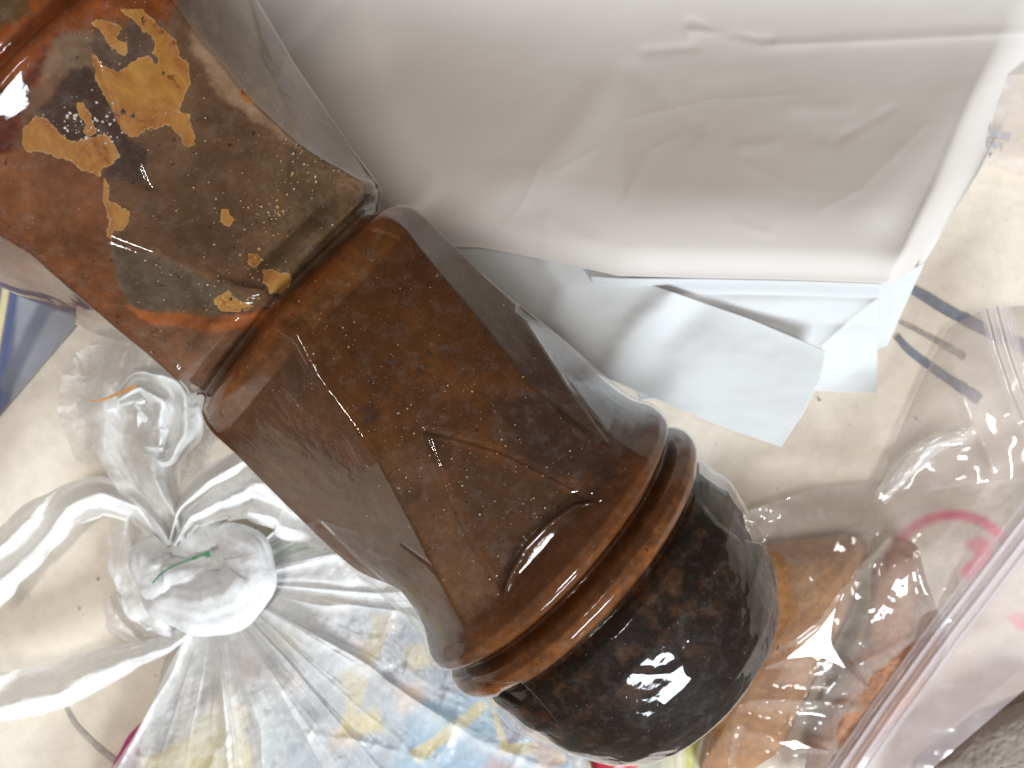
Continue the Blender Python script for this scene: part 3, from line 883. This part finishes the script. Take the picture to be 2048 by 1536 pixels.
# fan of pleats
nth, nr = 620, 300
th = np.radians(np.linspace(-42, 119, nth)); TH, RR = np.meshgrid(th, 38 + 960 * np.linspace(0, 1, nr) ** 1.25, indexing='ij')
RR = 38 + (RR - 38) * np.interp(TH, np.radians([-42, 0, 20, 42, 119]), [0.28, 0.5, 0.75, 1, 1])
K = (432, 1165)
squash = 1.0
X = K[0] + RR * np.cos(TH + 0.05 * fbm(TH * 3, RR / 300, 91, 2)); Y = K[1] + RR * np.sin(TH + 0.05 * fbm(TH * 3, RR / 300, 91, 2))
pf = TH * 4.6 + 2.4 * vnoise(TH * 1.9, TH * 0, 92) + 0.5 * vnoise(TH * 5.1, TH * 0, 99)
ple = 1 - np.abs(np.sin(pf * 1.0 + 0.25 * fbm(RR / 240, TH * 4, 96, 2)))
ple2 = 1 - np.abs(np.sin(pf * 2.7 + 1.1 + 0.6 * fbm(RR / 160, TH * 5, 97, 2)))
ple3 = 1 - np.abs(np.sin(pf * 7.1 + 0.9 * fbm(RR / 120, TH * 6, 98, 2)))
edge_low = sstep(0.0, 0.22, (TH - th[0]) / (th[-1] - th[0])) * sstep(1.0, 0.70, (TH - th[0]) / (th[-1] - th[0]))
dome = 0.017 + 0.014 * sstep(40, 260, RR) * (0.15 + 0.85 * edge_low)
amp = 0.0030 * sstep(30, 200, RR) * (1 - 0.55 * sstep(300, 900, RR)) + 0.0006
Z = dome + amp * (ple ** 1.6 * 1.1 + 0.5 * ple2 ** 2 + 0.08 * ple3 ** 2)
# cross creases further out
cr = ridged(X / 120 + 0.4 * Y / 120, Y / 170 - 0.3 * X / 170, 93, 4)
Z = Z + 0.0022 * np.clip(cr, 0, 1) ** 3 * sstep(180, 420, RR) + 0.0006 * fbm(X / 30, Y / 30, 94, 3) * sstep(80, 300, RR)
D = 0.92 - 0.30 * sstep(80, 360, RR) - 0.10 * sstep(330, 700, RR)
D = D + 0.26 * ple ** 3 + 0.16 * ple2 ** 4 + 0.22 * np.clip(cr, 0, 1) ** 4
D = D - 0.18 * sstep(220, 480, RR)
D = np.where(TH < math.radians(8), np.maximum(D, 0.86), D)
pr = np.array([0.93, 0.93, 0.925]) * np.ones(X.shape + (1,))
w = (sstep(0, 30, poly_sdf(X, Y, [(530, 1085), (620, 1070), (700, 1110), (640, 1110), (560, 1130)])) * 0.35)[..., None]
pr = pr * (1 - w) + np.array(srgb(60, 170, 130)) * w
mesh_obj('pleated_body', P(X, Y, Z), grid_faces(nth, nr), M_bag, bag, {'dens': np.clip(D, 0, 0.97), 'print': pr})

# knot: a thick twisted roll of film
def roll(name, line, rad, zs, parent, mat, n=150, m=64, seed=0, squash=0.7, dens=0.93, ridges=5, twist=3.0):
    L = smooth_line(line, n, 5)
    s = np.linspace(0, 1, n)
    r = np.interp(s, np.linspace(0, 1, len(rad)), rad); zc = np.interp(s, np.linspace(0, 1, len(zs)), zs)
    for _ in range(8):
        r[1:-1] = (r[:-2] + 2 * r[1:-1] + r[2:]) / 4; zc[1:-1] = (zc[:-2] + 2 * zc[1:-1] + zc[2:]) / 4
    t = np.gradient(L, axis=0); t /= np.linalg.norm(t, axis=1)[:, None]
    nn = np.stack([-t[:, 1], t[:, 0]], -1)
    a = np.linspace(0, 2 * math.pi, m, endpoint=False)
    S, A = np.meshgrid(s, a, indexing='ij')
    wr = 1 + 0.12 * (ridged(A * 1.1 + S * 3.5, S * 6, seed + 7, 3) - 0.5) * np.sin(A / 2) + 0.13 * np.abs(np.sin(A * ridges / 2 + twist * S + 1.5 * vnoise(S * 4, A * 0, seed))) + 0.05 * np.abs(np.sin(A * ridges * 1.5 - twist * S * 2)) + 0.06 * fbm(S * 6, A, seed + 2, 3) * np.sin(A / 2)
    rad2 = r[:, None] * wr
    X = L[:, 0][:, None] + nn[:, 0][:, None] * rad2 * np.cos(A)
    Y = L[:, 1][:, None] + nn[:, 1][:, None] * rad2 * np.cos(A)
    Z = zc[:, None] + rad2 * squash * 0.00018 * np.sin(A)
    return mesh_obj(name, P(X, Y, Z), grid_faces(n, m, True), mat, parent, {'dens': np.full(X.shape, dens), 'print': np.ones(X.shape + (3,)) * 0.92})
knot = roll('knot', [(300, 1150), (330, 1195), (400, 1215), (460, 1205), (500, 1160), (495, 1105), (455, 1080), (410, 1085)],
            [24, 44, 52, 58, 52, 44, 38, 16], [0.026, 0.031, 0.034, 0.036, 0.038, 0.037, 0.034, 0.028], bag, M_bag, seed=2)
roll('knot_loop', [(330, 1090), (300, 1120), (325, 1165), (380, 1150), (430, 1125), (450, 1110)], [26, 40, 42, 34, 22, 12], [0.025, 0.029, 0.031, 0.033, 0.034, 0.033], bag, M_bag, seed=5, ridges=4)
roll('knot_core', [(345, 1130), (390, 1108), (440, 1090), (480, 1100)], [30, 44, 44, 24], [0.026, 0.028, 0.028, 0.026], bag, M_bag, seed=9, ridges=3)
# green printed line on the knot
gl_ = resample([(305, 1166), (322, 1146), (345, 1133), (375, 1121), (400, 1112), (418, 1106)], 12)
for i in range(11):
    a_, b_ = gl_[i], gl_[i + 1]
    w_ = 3.0 + 3.5 * (i in (8, 10)) 
    q_ = band(a_, b_, w_)
    flat_poly('green_print_dash', q_, 0.0415, M_green, bag, 0.0002)
for c_ in [(508, 1062), (358, 1247), (415, 1108)]:
    flat_poly('green_print_dash', [(c_[0] - 6, c_[1] - 5), (c_[0] + 4, c_[1] - 7), (c_[0] + 6, c_[1] + 5), (c_[0] - 3, c_[1] + 7)], 0.0425 if c_[0] == 415 else 0.034, M_green, bag, 0.0002)
# left gathered pad beside the knot
ribbon('gathered_edge', [(255, 1040), (262, 1120), (300, 1200), (350, 1270)], [70, 95, 110, 60], [0.022, 0.026, 0.026, 0.02], [0.78, 0.85, 0.8, 0.8], M_bag, bag, folds=2, seed=21, amp=0.003)
ribbon('gathered_edge', [(225, 1190), (245, 1240), (290, 1270), (350, 1265)], [40, 70, 60, 40], [0.014, 0.018, 0.018, 0.018], [0.4, 0.6, 0.6, 0.7], M_bag, bag, folds=3, seed=27, amp=0.003)
# handles
ribbon('handle', [(-70, 1215), (0, 1130), (60, 1068), (130, 1015), (200, 990), (275, 1010), (330, 1070)], [110, 120, 112, 96, 84, 70, 46], [0.03, 0.03, 0.032, 0.034, 0.033, 0.030, 0.026], [0.85, 0.82, 0.76, 0.78, 0.82, 0.88, 0.93], M_bag, bag, n=220, folds=3, seed=31, amp=0.0030, cup=0.006)
ribbon('handle', [(-80, 1395), (20, 1392), (110, 1375), (190, 1340), (270, 1310), (330, 1290), (375, 1262)], [100, 100, 96, 84, 66, 44, 26], [0.02, 0.021, 0.022, 0.022, 0.022, 0.022, 0.024], [0.85, 0.84, 0.8, 0.8, 0.8, 0.85, 0.88], M_bag, bag, n=220, folds=2, seed=37, amp=0.0026, cup=0.005)
# throat and upper tail
ribbon('bag_tail', [(352, 1085), (330, 1020), (300, 960), (285, 880), (290, 800), (320, 700), (380, 620)], [54, 90, 170, 240, 290, 320, 320], [0.034, 0.035, 0.034, 0.03, 0.028, 0.026, 0.024], [0.86, 0.74, 0.55, 0.5, 0.36, 0.26, 0.26], M_bag, bag, n=260, m=160, folds=3, seed=41, amp=0.0045, cup=0.008)
ribbon('bag_tail', [(345, 1090), (372, 1030), (430, 985), (500, 965), (580, 985), (680, 1040)], [30, 80, 130, 160, 170, 170], [0.034, 0.036, 0.036, 0.034, 0.03, 0.028], [0.92, 0.92, 0.93, 0.93, 0.9, 0.85], M_bag, bag, n=220, m=120, folds=4, seed=43, amp=0.0042, cup=0.006)
ribbon('bag_tail', [(235, 800), (280, 770), (330, 800), (345, 860), (330, 910), (290, 900)], [30, 80, 120, 130, 90, 40], [0.034, 0.037, 0.037, 0.036, 0.034, 0.034], [0.7, 0.8, 0.85, 0.8, 0.7, 0.5], M_bag, bag, n=160, m=90, folds=4, seed=47, amp=0.0042, cup=0.006)
M_orange = mat_principled('orange_stain', (0.62, 0.26, 0.07), 0.5, 0.3, 300)
osm = stroke([(178, 802), (205, 800), (240, 786), (272, 772)], 3, 7, M_orange)
osm.name = 'orange_print_line'; osm.parent = bag
_co = np.zeros(len(osm.data.vertices) * 3); osm.data.vertices.foreach_get('co', _co); _co = _co.reshape(-1, 3)
_L = smooth_line([(178, 802), (205, 800), (240, 786), (272, 772)], 24, 2)
_w = np.linspace(3, 8, 24)[:, None]
_a = _L + np.array([0.35, 0.93]) * _w / 2; _b = _L - np.array([0.35, 0.93]) * _w / 2
_co = np.stack([P(_a[:, 0], _a[:, 1], 0.0445), P(_b[:, 0], _b[:, 1], 0.0445)], 1).reshape(-1, 3) - np.array(bag.location)
osm.data.vertices.foreach_set('co', _co.ravel())

# crumpled clear film lying left of the throat
X, Y, U, V = coons([(130, 720), (180, 690), (260, 640), (400, 640)], [(150, 920), (250, 960), (330, 980), (420, 930)], [(130, 720), (112, 820), (150, 920)], [(400, 640), (430, 800), (420, 930)], 140, 140)
z = 0.016 + 0.006 * ridged(X / 60, Y / 60, 51, 4) + 0.004 * np.sin(U * 3)
cf = mesh_obj('crumpled_film', P(X, Y, z), grid_faces(140, 140), M_bag, None, {'dens': np.clip(0.16 + 0.25 * ridged(X / 40, Y / 40, 52, 3), 0.05, 0.5), 'print': np.ones(X.shape + (3,)) * 0.9})
tag(cf, 'scrap of crumpled see-through film between the bottle waist and the beige table at left', 'plastic film')

# striped card at the left edge
card = printed_sheet('striped_card', [(-120, 480), (230, 560), (110, 700), (-60, 900)], 120, 120,
    lambda X, Y, U, V: 0.002 + 0 * X, (150, 152, 160),
    [(band((-20, 560), (-40, 900), 120), (104, 106, 132), 14), (band((18, 560), (-22, 800), 14), (218, 205, 160), 3), (band((36, 560), (-10, 860), 12), (84, 96, 132), 5), (band((100, 600), (10, 780), 30), (112, 116, 128), 16), (band((-5, 560), (-8, 600), 16), (240, 180, 70), 3)], M_print, thick=0.0012)
tag(card, 'grey and navy striped card poking out below the bottle at the left edge', 'card')

# =================================================================== ZIP BAG WITH BROWN CONTENTS (bottom right)
def slab(name, poly, z0, th, mat, seed, parent=None, dome=0.35, n=140, m=50, rough=0.0005):
    p = smooth_line(list(poly) + [poly[0]], n + 1, 2)[:-1]
    c = p.mean(0)
    rr = np.r_[0.02, np.linspace(0.06, 1, m - 6), 1.01, 1.015, 1.015, 1.01, 0.9][:, None]
    X = c[0] + (p[None, :, 0] - c[0]) * rr; Y = c[1] + (p[None, :, 1] - c[1]) * rr
    k = len(rr)
    prof = np.where(rr <= 1, th * (1 - np.clip(rr, 0, 1) ** 8 * 0.35) + dome * th * (1 - rr ** 2), 0)
    tail = np.array([0.60, 0.40, 0.20, 0.05, 0.0])
    prof[-5:, 0] = th * tail
    Z = z0 + prof + rough * (fbm(X / 26, Y / 26, seed, 4) + 0.5 * fbm(X / 8, Y / 8, seed + 3, 3)) * (rr <= 1)
    return mesh_obj(name, P(X, Y, Z), grid_faces(k, n, True), mat, parent)
def crust(name, c0, c1, c2, sc=180):
    k = NT(name)
    b = k.n('ShaderNodeBsdfPrincipled')
    n1 = k.noise(sc * 0.35, 6, 0.7); n2 = k.noise(sc * 2, 5, 0.75)
    c = k.ramp(n1, [(0.3, c0), (0.5, c1), (0.7, c2)])
    c = k.mixc(1.0, c, k.ramp(n2, [(0.35, 0.72), (0.55, 1.0), (0.7, 1.1)]), 'MULTIPLY')
    k.l(c, b.inputs['Base Color']); b.inputs['Roughness'].default_value = 0.8
    k.l(k.bump(n2, 0.3, 0.001), b.inputs['Normal'])
    return k.done(b.outputs[0])
M_cr1 = crust('orange_brown_crust', (0.36, 0.15, 0.05), (0.46, 0.22, 0.085), (0.52, 0.29, 0.13))
M_cr2 = crust('mauve_brown_crust', (0.26, 0.11, 0.055), (0.40, 0.19, 0.10), (0.50, 0.27, 0.15))
GR = 'brown pieces of food in the clear zip bag'
s1 = slab('dried_food_piece', [(1480, 1100), (1580, 1085), (1700, 1072), (1735, 1085), (1728, 1150), (1700, 1230), (1650, 1320), (1600, 1420), (1560, 1500), (1470, 1560), (1400, 1540), (1420, 1420), (1480, 1260)], 0.004, 0.016, M_cr1, 101)
tag(s1, 'orange-brown rough piece of food in the clear bag, the one touching the bottle base', 'food', GR)
s2 = slab('dried_food_piece', [(1740, 1150), (1760, 1090), (1795, 1072), (1835, 1095), (1850, 1160), (1880, 1240), (1895, 1290), (1850, 1380), (1760, 1480), (1700, 1560), (1600, 1600), (1620, 1480), (1680, 1350), (1725, 1240)], 0.006, 0.015, M_cr2, 111)
tag(s2, 'darker mauve-brown piece of food with speckled rounded top, right of the orange one', 'food', GR)
s3 = slab('dried_food_piece', [(1960, 1440), (2100, 1380), (2200, 1500), (2100, 1640), (1800, 1640), (1840, 1530)], 0.002, 0.010, mat_principled('grey_brown_crust', (0.27, 0.22, 0.19), 0.7, 0.12, 60), 121)
tag(s3, 'dull grey-brown piece showing in the bottom right corner outside the zip strip', 'food', GR)

zb = empty('zip_bag', tuple(P(1750, 1300, 0.0)))
tag(zb, 'clear zip bag with pink print over brown food pieces beside the bottle base', 'zip bag')
X, Y, U, V = coons([(1470, 1030), (1640, 975), (1800, 962), (1950, 955), (2120, 930)],
                   [(1360, 1640), (1500, 1650), (1600, 1640), (1660, 1640)],
                   [(1470, 1030), (1530, 1150), (1555, 1240), (1500, 1330), (1420, 1420), (1385, 1520), (1360, 1640)],
                   [(2120, 930), (2060, 1040), (1900, 1250), (1740, 1450), (1660, 1640)], 340, 360)
Z = 0.012 + 0.021 * np.sin(np.pi * np.clip(U * 0.95 + 0.03, 0, 1)) ** 0.7 * sstep(0.0, 0.25, V)
Z = Z + 0.0035 * fbm(X / 160, Y / 160, 131, 2) + 0.0012 * fbm(X / 50, Y / 50, 132, 3)
# taut ridges in the film
for ln, w_, d_ in [([(1440, 1350), (1560, 1290), (1640, 1245), (1720, 1130), (1770, 1075)], 16, 0.0045), ([(1440, 1350), (1420, 1440), (1400, 1536)], 9, 0.002), ([(1480, 1330), (1470, 1440), (1450, 1560)], 10, 0.002),
                   ([(1500, 1398), (1620, 1405), (1740, 1420), (1770, 1380), (1850, 1300)], 14, 0.003), ([(1640, 1400), (1700, 1340), (1860, 1260)], 14, 0.002), ([(1830, 1110), (1850, 1180), (1890, 1240)], 12, 0.002), ([(1480, 1450), (1560, 1480), (1660, 1490)], 18, 0.003),
                   ([(1490, 1000), (1620, 1040), (1780, 1060)], 18, 0.0015)]:
    Z = Z + d_ * np.exp(-(seg_dist(X, Y, ln) / w_) ** 2)
# a saddle where the film lies square to the tube overhead
def flat_spot(Z, c, rad, arms):
    """a patch of film curved so that all of it faces the tube as seen from above"""
    ang = np.arctan2(Y - c[1], X - c[0]); r = np.hypot(X - c[0], Y - c[1])
    f = 0.42 + 0 * ang
    for a0, l0 in arms:
        f = f + l0 * np.exp(-np.abs((ang - math.radians(a0) + math.pi) % (2 * math.pi) - math.pi) / 0.24)
    w = sstep(1.2, 0.6, r / (rad * f))
    i = np.unravel_index(np.argmin(r), r.shape)
    k_ = 0.00018
    s0 = np.array(half_slope(c)); e = 40
    k_ = (H - 0.035) / FP / (1 + s0[0] * (c[0] - 1024) / FP + s0[1] * (c[1] - 768) / FP)
    jx = (np.array(half_slope((c[0] + e, c[1]))) - s0) / e
    jy = (np.array(half_slope((c[0], c[1] + e))) - s0) / e
    dx, dy = X - c[0], Y - c[1]
    pl = Z[i] + 0.001 + k_ * (s0[0] * dx + s0[1] * dy + 0.5 * jx[0] * dx ** 2 + 0.5 * jy[1] * dy ** 2 + 0.5 * (jx[1] + jy[0]) * dx * dy)
    return Z * (1 - w) + pl * w
def half_slope(c, lx=-0.158, ly=-0.174, lz=1.9):
    p = P(c[0], c[1], 0.03)
    a = np.array([0, 0, H]) - p; a /= np.linalg.norm(a)
    b = np.array([lx, ly, lz]) - p; b /= np.linalg.norm(b)
    h = a + b
    return (-h[0] / h[2], h[1] / h[2])       # dz/dx(px right), dz/dy(px down)
c_ = (1640, 1290); Z = flat_spot(Z, c_, 85, [(-68, 1.0), (158, 1.0), (42, 1.0), (100, 0.15)])
c_ = (1590, 1490); Z = flat_spot(Z, c_, 40, [(10, 1.2), (190, 1.0)])
D = 0.24 + 0.14 * sstep(1120, 1010, Y) + 0.07 * fbm(X / 90, Y / 90, 133, 3) + 0.16 * sstep(1700, 1950, X)
film_c = np.array(srgb(222, 212, 205))
pr = film_c * np.ones(X.shape + (1,))
pink = np.array(srgb(232, 112, 142))
ringd = np.abs(np.hypot((X - 1905) / 1.25, (Y - 1118)) - 88)
m1 = sstep(20, 2, ringd) * sstep(1110, 1060, Y) * 0.85
m2 = 0.8 * sstep(-8, 12, poly_sdf(X, Y, [(1925, 1085), (1960, 1068), (1990, 1085), (1988, 1120), (1960, 1150), (1935, 1168), (1915, 1140), (1945, 1110)]))
mm = np.clip(m1 + m2, 0, 1)
pr = pr * (1 - mm[..., None]) + pink * mm[..., None]
D = D + 0.42 * mm
mesh_obj('bag_front', P(X, Y, Z), grid_faces(*X.shape), M_clear, zb, {'dens': np.clip(D, 0, 1), 'print': pr})
# inner folded film with a yellowish edge
X, Y, U, V = coons([(1480, 1100), (1600, 1085), (1720, 1066), (1790, 1064)], [(1460, 1500), (1560, 1470), (1640, 1440), (1712, 1330)], [(1480, 1100), (1470, 1300), (1460, 1500)], [(1790, 1064), (1745, 1130), (1738, 1230), (1712, 1330)], 120, 140)
mesh_obj('inner_fold', P(X, Y, 0.024 + 0.002 * fbm(X / 90, Y / 90, 141, 3) - 0.004 * (1 - U)), grid_faces(*X.shape), M_clear, zb,
         {'dens': np.clip(0.02 + 0.25 * sstep(0.80, 1.0, U), 0, 1), 'print': np.array(srgb(205, 180, 130)) * np.ones(X.shape + (1,))})
X, Y, U, V = coons([(1790, 1064), (1850, 1068), (1890, 1095), (1915, 1150)], [(1840, 1180), (1860, 1230), (1880, 1260), (1900, 1250)], [(1790, 1064), (1825, 1110), (1840, 1180)], [(1915, 1150), (1920, 1200), (1900, 1250)], 80, 80)
mesh_obj('inner_fold', P(X, Y, 0.022 + 0.002 * fbm(X / 60, Y / 60, 142, 3)), grid_faces(*X.shape), M_clear, zb,
         {'dens': np.clip(0.02 + 0.25 * sstep(0.85, 1.0, U), 0, 1), 'print': np.array(srgb(215, 180, 150)) * np.ones(X.shape + (1,))})
# back film beyond the strip
X, Y, U, V = coons([(2060, 1035), (2120, 1000), (2260, 960)], [(1655, 1645), (1720, 1640), (1790, 1600)], [(2060, 1035), (1860, 1270), (1655, 1645)], [(2260, 960), (2060, 1370), (1790, 1600)], 120, 240)
Z2 = 0.020 - 0.004 * U + 0.0022 * fbm(X / 120, Y / 120, 151, 3)
D2 = 0.42 + 0.08 * fbm(X / 120, Y / 120, 152, 3); pr2 = np.array(srgb(218, 205, 208)) * np.ones(X.shape + (1,))
mm = sstep(0, 14, poly_sdf(X, Y, [(2000, 1230), (2050, 1215), (2100, 1240), (2100, 1280), (2030, 1265)]))[..., None] * 0.8
pr2 = pr2 * (1 - mm) + pink * mm
mesh_obj('bag_back', P(X, Y, Z2), grid_faces(*X.shape), M_clear, zb, {'dens': D2, 'print': pr2})
def zipstrip(line, w, z, parent, dens=0.6, seed=0, c=(214, 206, 212)):
    n, m = 200, 40
    L = smooth_line(line, n, 4)
    t = np.gradient(L, axis=0); t /= np.linalg.norm(t, axis=1)[:, None]
    nn = np.stack([-t[:, 1], t[:, 0]], -1)
    v = np.linspace(-1, 1, m)
    X = L[:, 0][:, None] + nn[:, 0][:, None] * v * w / 2; Y = L[:, 1][:, None] + nn[:, 1][:, None] * v * w / 2
    prof = 0.0014 * np.exp(-((v - 0.45) / 0.13) ** 2) + 0.0016 * np.exp(-((v + 0.25) / 0.15) ** 2) + 0.0006 * np.exp(-((v + 0.75) / 0.1) ** 2)
    Z = (np.interp(np.linspace(0, 1, n), np.linspace(0, 1, len(z)), z))[:, None] + prof + 0 * X
    dn = dens * (0.55 + 0.45 * np.clip(prof / 0.0014, 0, 1)) + 0 * X
    return mesh_obj('zip_strip', P(X, Y, Z), grid_faces(n, m), M_clear, parent, {'dens': np.clip(dn, 0, 1), 'print': np.array(srgb(*c)) * np.ones(X.shape + (1,))})
zipstrip([(2110, 985), (2048, 1062), (1900, 1255), (1780, 1420), (1670, 1580), (1640, 1640)], 74, [0.030, 0.028, 0.026, 0.026], zb, 0.75)

# second zip bag (top right of it)
zb2 = empty('zip_bag', tuple(P(1980, 800, 0.0)))
tag(zb2, 'empty frosted zip bag standing over the grey printed lines at the right edge', 'zip bag')
X, Y, U, V = coons([(1897, 655), (1960, 622), (2010, 614), (2160, 600)], [(1745, 1000), (1850, 985), (1960, 965), (2160, 940)], [(1897, 655), (1850, 750), (1800, 860), (1745, 1000)], [(2160, 600), (2160, 940)], 220, 220)
Z = 0.012 + 0.016 * U + 0.003 * fbm(X / 130, Y / 130, 161, 3) + 0.002 * np.exp(-(seg_dist(X, Y, [(1895, 700), (1925, 790), (1985, 930)]) / 14) ** 2) + 0.004 * np.exp(-(seg_dist(X, Y, [(1780, 960), (1830, 900), (1880, 870), (1930, 862)]) / 16) ** 2)
D = 0.34 + 0.12 * sstep(1900, 1980, X) + 0.08 * fbm(X / 70, Y / 70, 162, 3) + 0.25 * np.exp(-(seg_dist(X, Y, [(1897, 655), (1850, 750), (1800, 860)]) / 5) ** 2)
mesh_obj('bag_front', P(X, Y, Z), grid_faces(220, 220), M_clear, zb2, {'dens': np.clip(D, 0, 1), 'print': np.array(srgb(222, 208, 204)) * np.ones(X.shape + (1,))})
zipstrip([(1990, 612), (2010, 690), (2040, 780), (2090, 900)], 62, [0.032, 0.033, 0.034], zb2, 0.6, c=(232, 222, 222))
ribbon('rolled_edge', [(1760, 1000), (1800, 945), (1850, 900), (1900, 872), (1932, 868)], [30, 40, 44, 40, 24], [0.026, 0.03, 0.032, 0.033, 0.032], [0.35] * 5, M_clear, zb2, folds=1, seed=55, amp=0.003, cup=0.006)

# printed clear sleeve at the right edge, its text seen from behind
sl = empty('clear_sleeve', tuple(P(2040, 300, 0.0)))
tag(sl, 'clear sleeve with faint grey reversed print past the envelope at the right edge', 'plastic sleeve')
X, Y, U, V = coons([(1960, 150), (2250, 150)], [(1940, 335), (2000, 330), (2050, 352), (2250, 360)], [(1960, 150), (1940, 335)], [(2250, 150), (2250, 360)], 80, 80)
mesh_obj('sleeve_film', P(X, Y, 0.006 + 0.001 * fbm(X / 60, Y / 60, 171, 3)), grid_faces(80, 80), M_clear, sl, {'dens': np.full(X.shape, 0.5), 'print': np.array(srgb(250, 240, 232)) * np.ones(X.shape + (1,))})
M_txt = mat_principled('faint_grey_ink', (0.42, 0.43, 0.47), 0.6)
def text(body, px, py, size_px, rot, z, name='printed_word'):
    cu = bpy.data.curves.new(name, 'FONT'); cu.body = body; cu.size = size_px * (H - z) / FP; cu.offset = cu.size * 0.02
    cu.align_x = 'RIGHT'
    to = bpy.data.objects.new(name, cu); COL.objects.link(to)
    bpy.context.view_layer.update()
    me = bpy.data.meshes.new_from_object(to)
    bpy.data.objects.remove(to)
    me.transform(Matrix.Diagonal((-1, 1, 1, 1)))
    me.transform(Matrix.Rotation(rot, 4, 'Z'))
    me.transform(Matrix.Translation(Vector(P(px, py, z)) - sl.location))
    me.materials.clear(); me.materials.append(M_txt)
    o = bpy.data.objects.new(name, me); COL.objects.link(o); o.parent = sl
    return o
text('BUE', 1978, 272, 24, math.radians(-14), 0.0085)
text('FAE', 1966, 293, 24, math.radians(-14), 0.0085)
text('TT', 1962, 312, 19, math.radians(-14), 0.0085)

# things peeking out below the bottle base
M_red = mat_principled('red_plastic', srgb(196, 40, 62), 0.35, 0.15, 60)
rc = slab('red_lid', [(1168, 1480), (1290, 1470), (1285, 1520), (1262, 1550), (1215, 1575), (1185, 1540)], 0.004, 0.010, M_red, 181, rough=0.0002)
tag(rc, 'glossy red rounded plastic piece peeking out under the tip of the bottle', 'lid')
gp = printed_sheet('pale_packet', [(1120, 1470), (1440, 1400), (1400, 1640), (1100, 1640)], 120, 100,
    lambda X, Y, U, V: 0.006 + 0.002 * ridged(X / 45, Y / 200, 191, 3), (206, 204, 176),
    [(band((1300, 1440), (1290, 1600), 50), (186, 190, 170), 10), (band((1395, 1400), (1370, 1600), 24), (190, 188, 110), 10), (band((1150, 1470), (1170, 1600), 26), (120, 92, 84), 16)], M_print, thick=0.002)
tag(gp, 'pale yellow-green wrinkled packet between the bottle tip and the clear zip bag', 'packet')
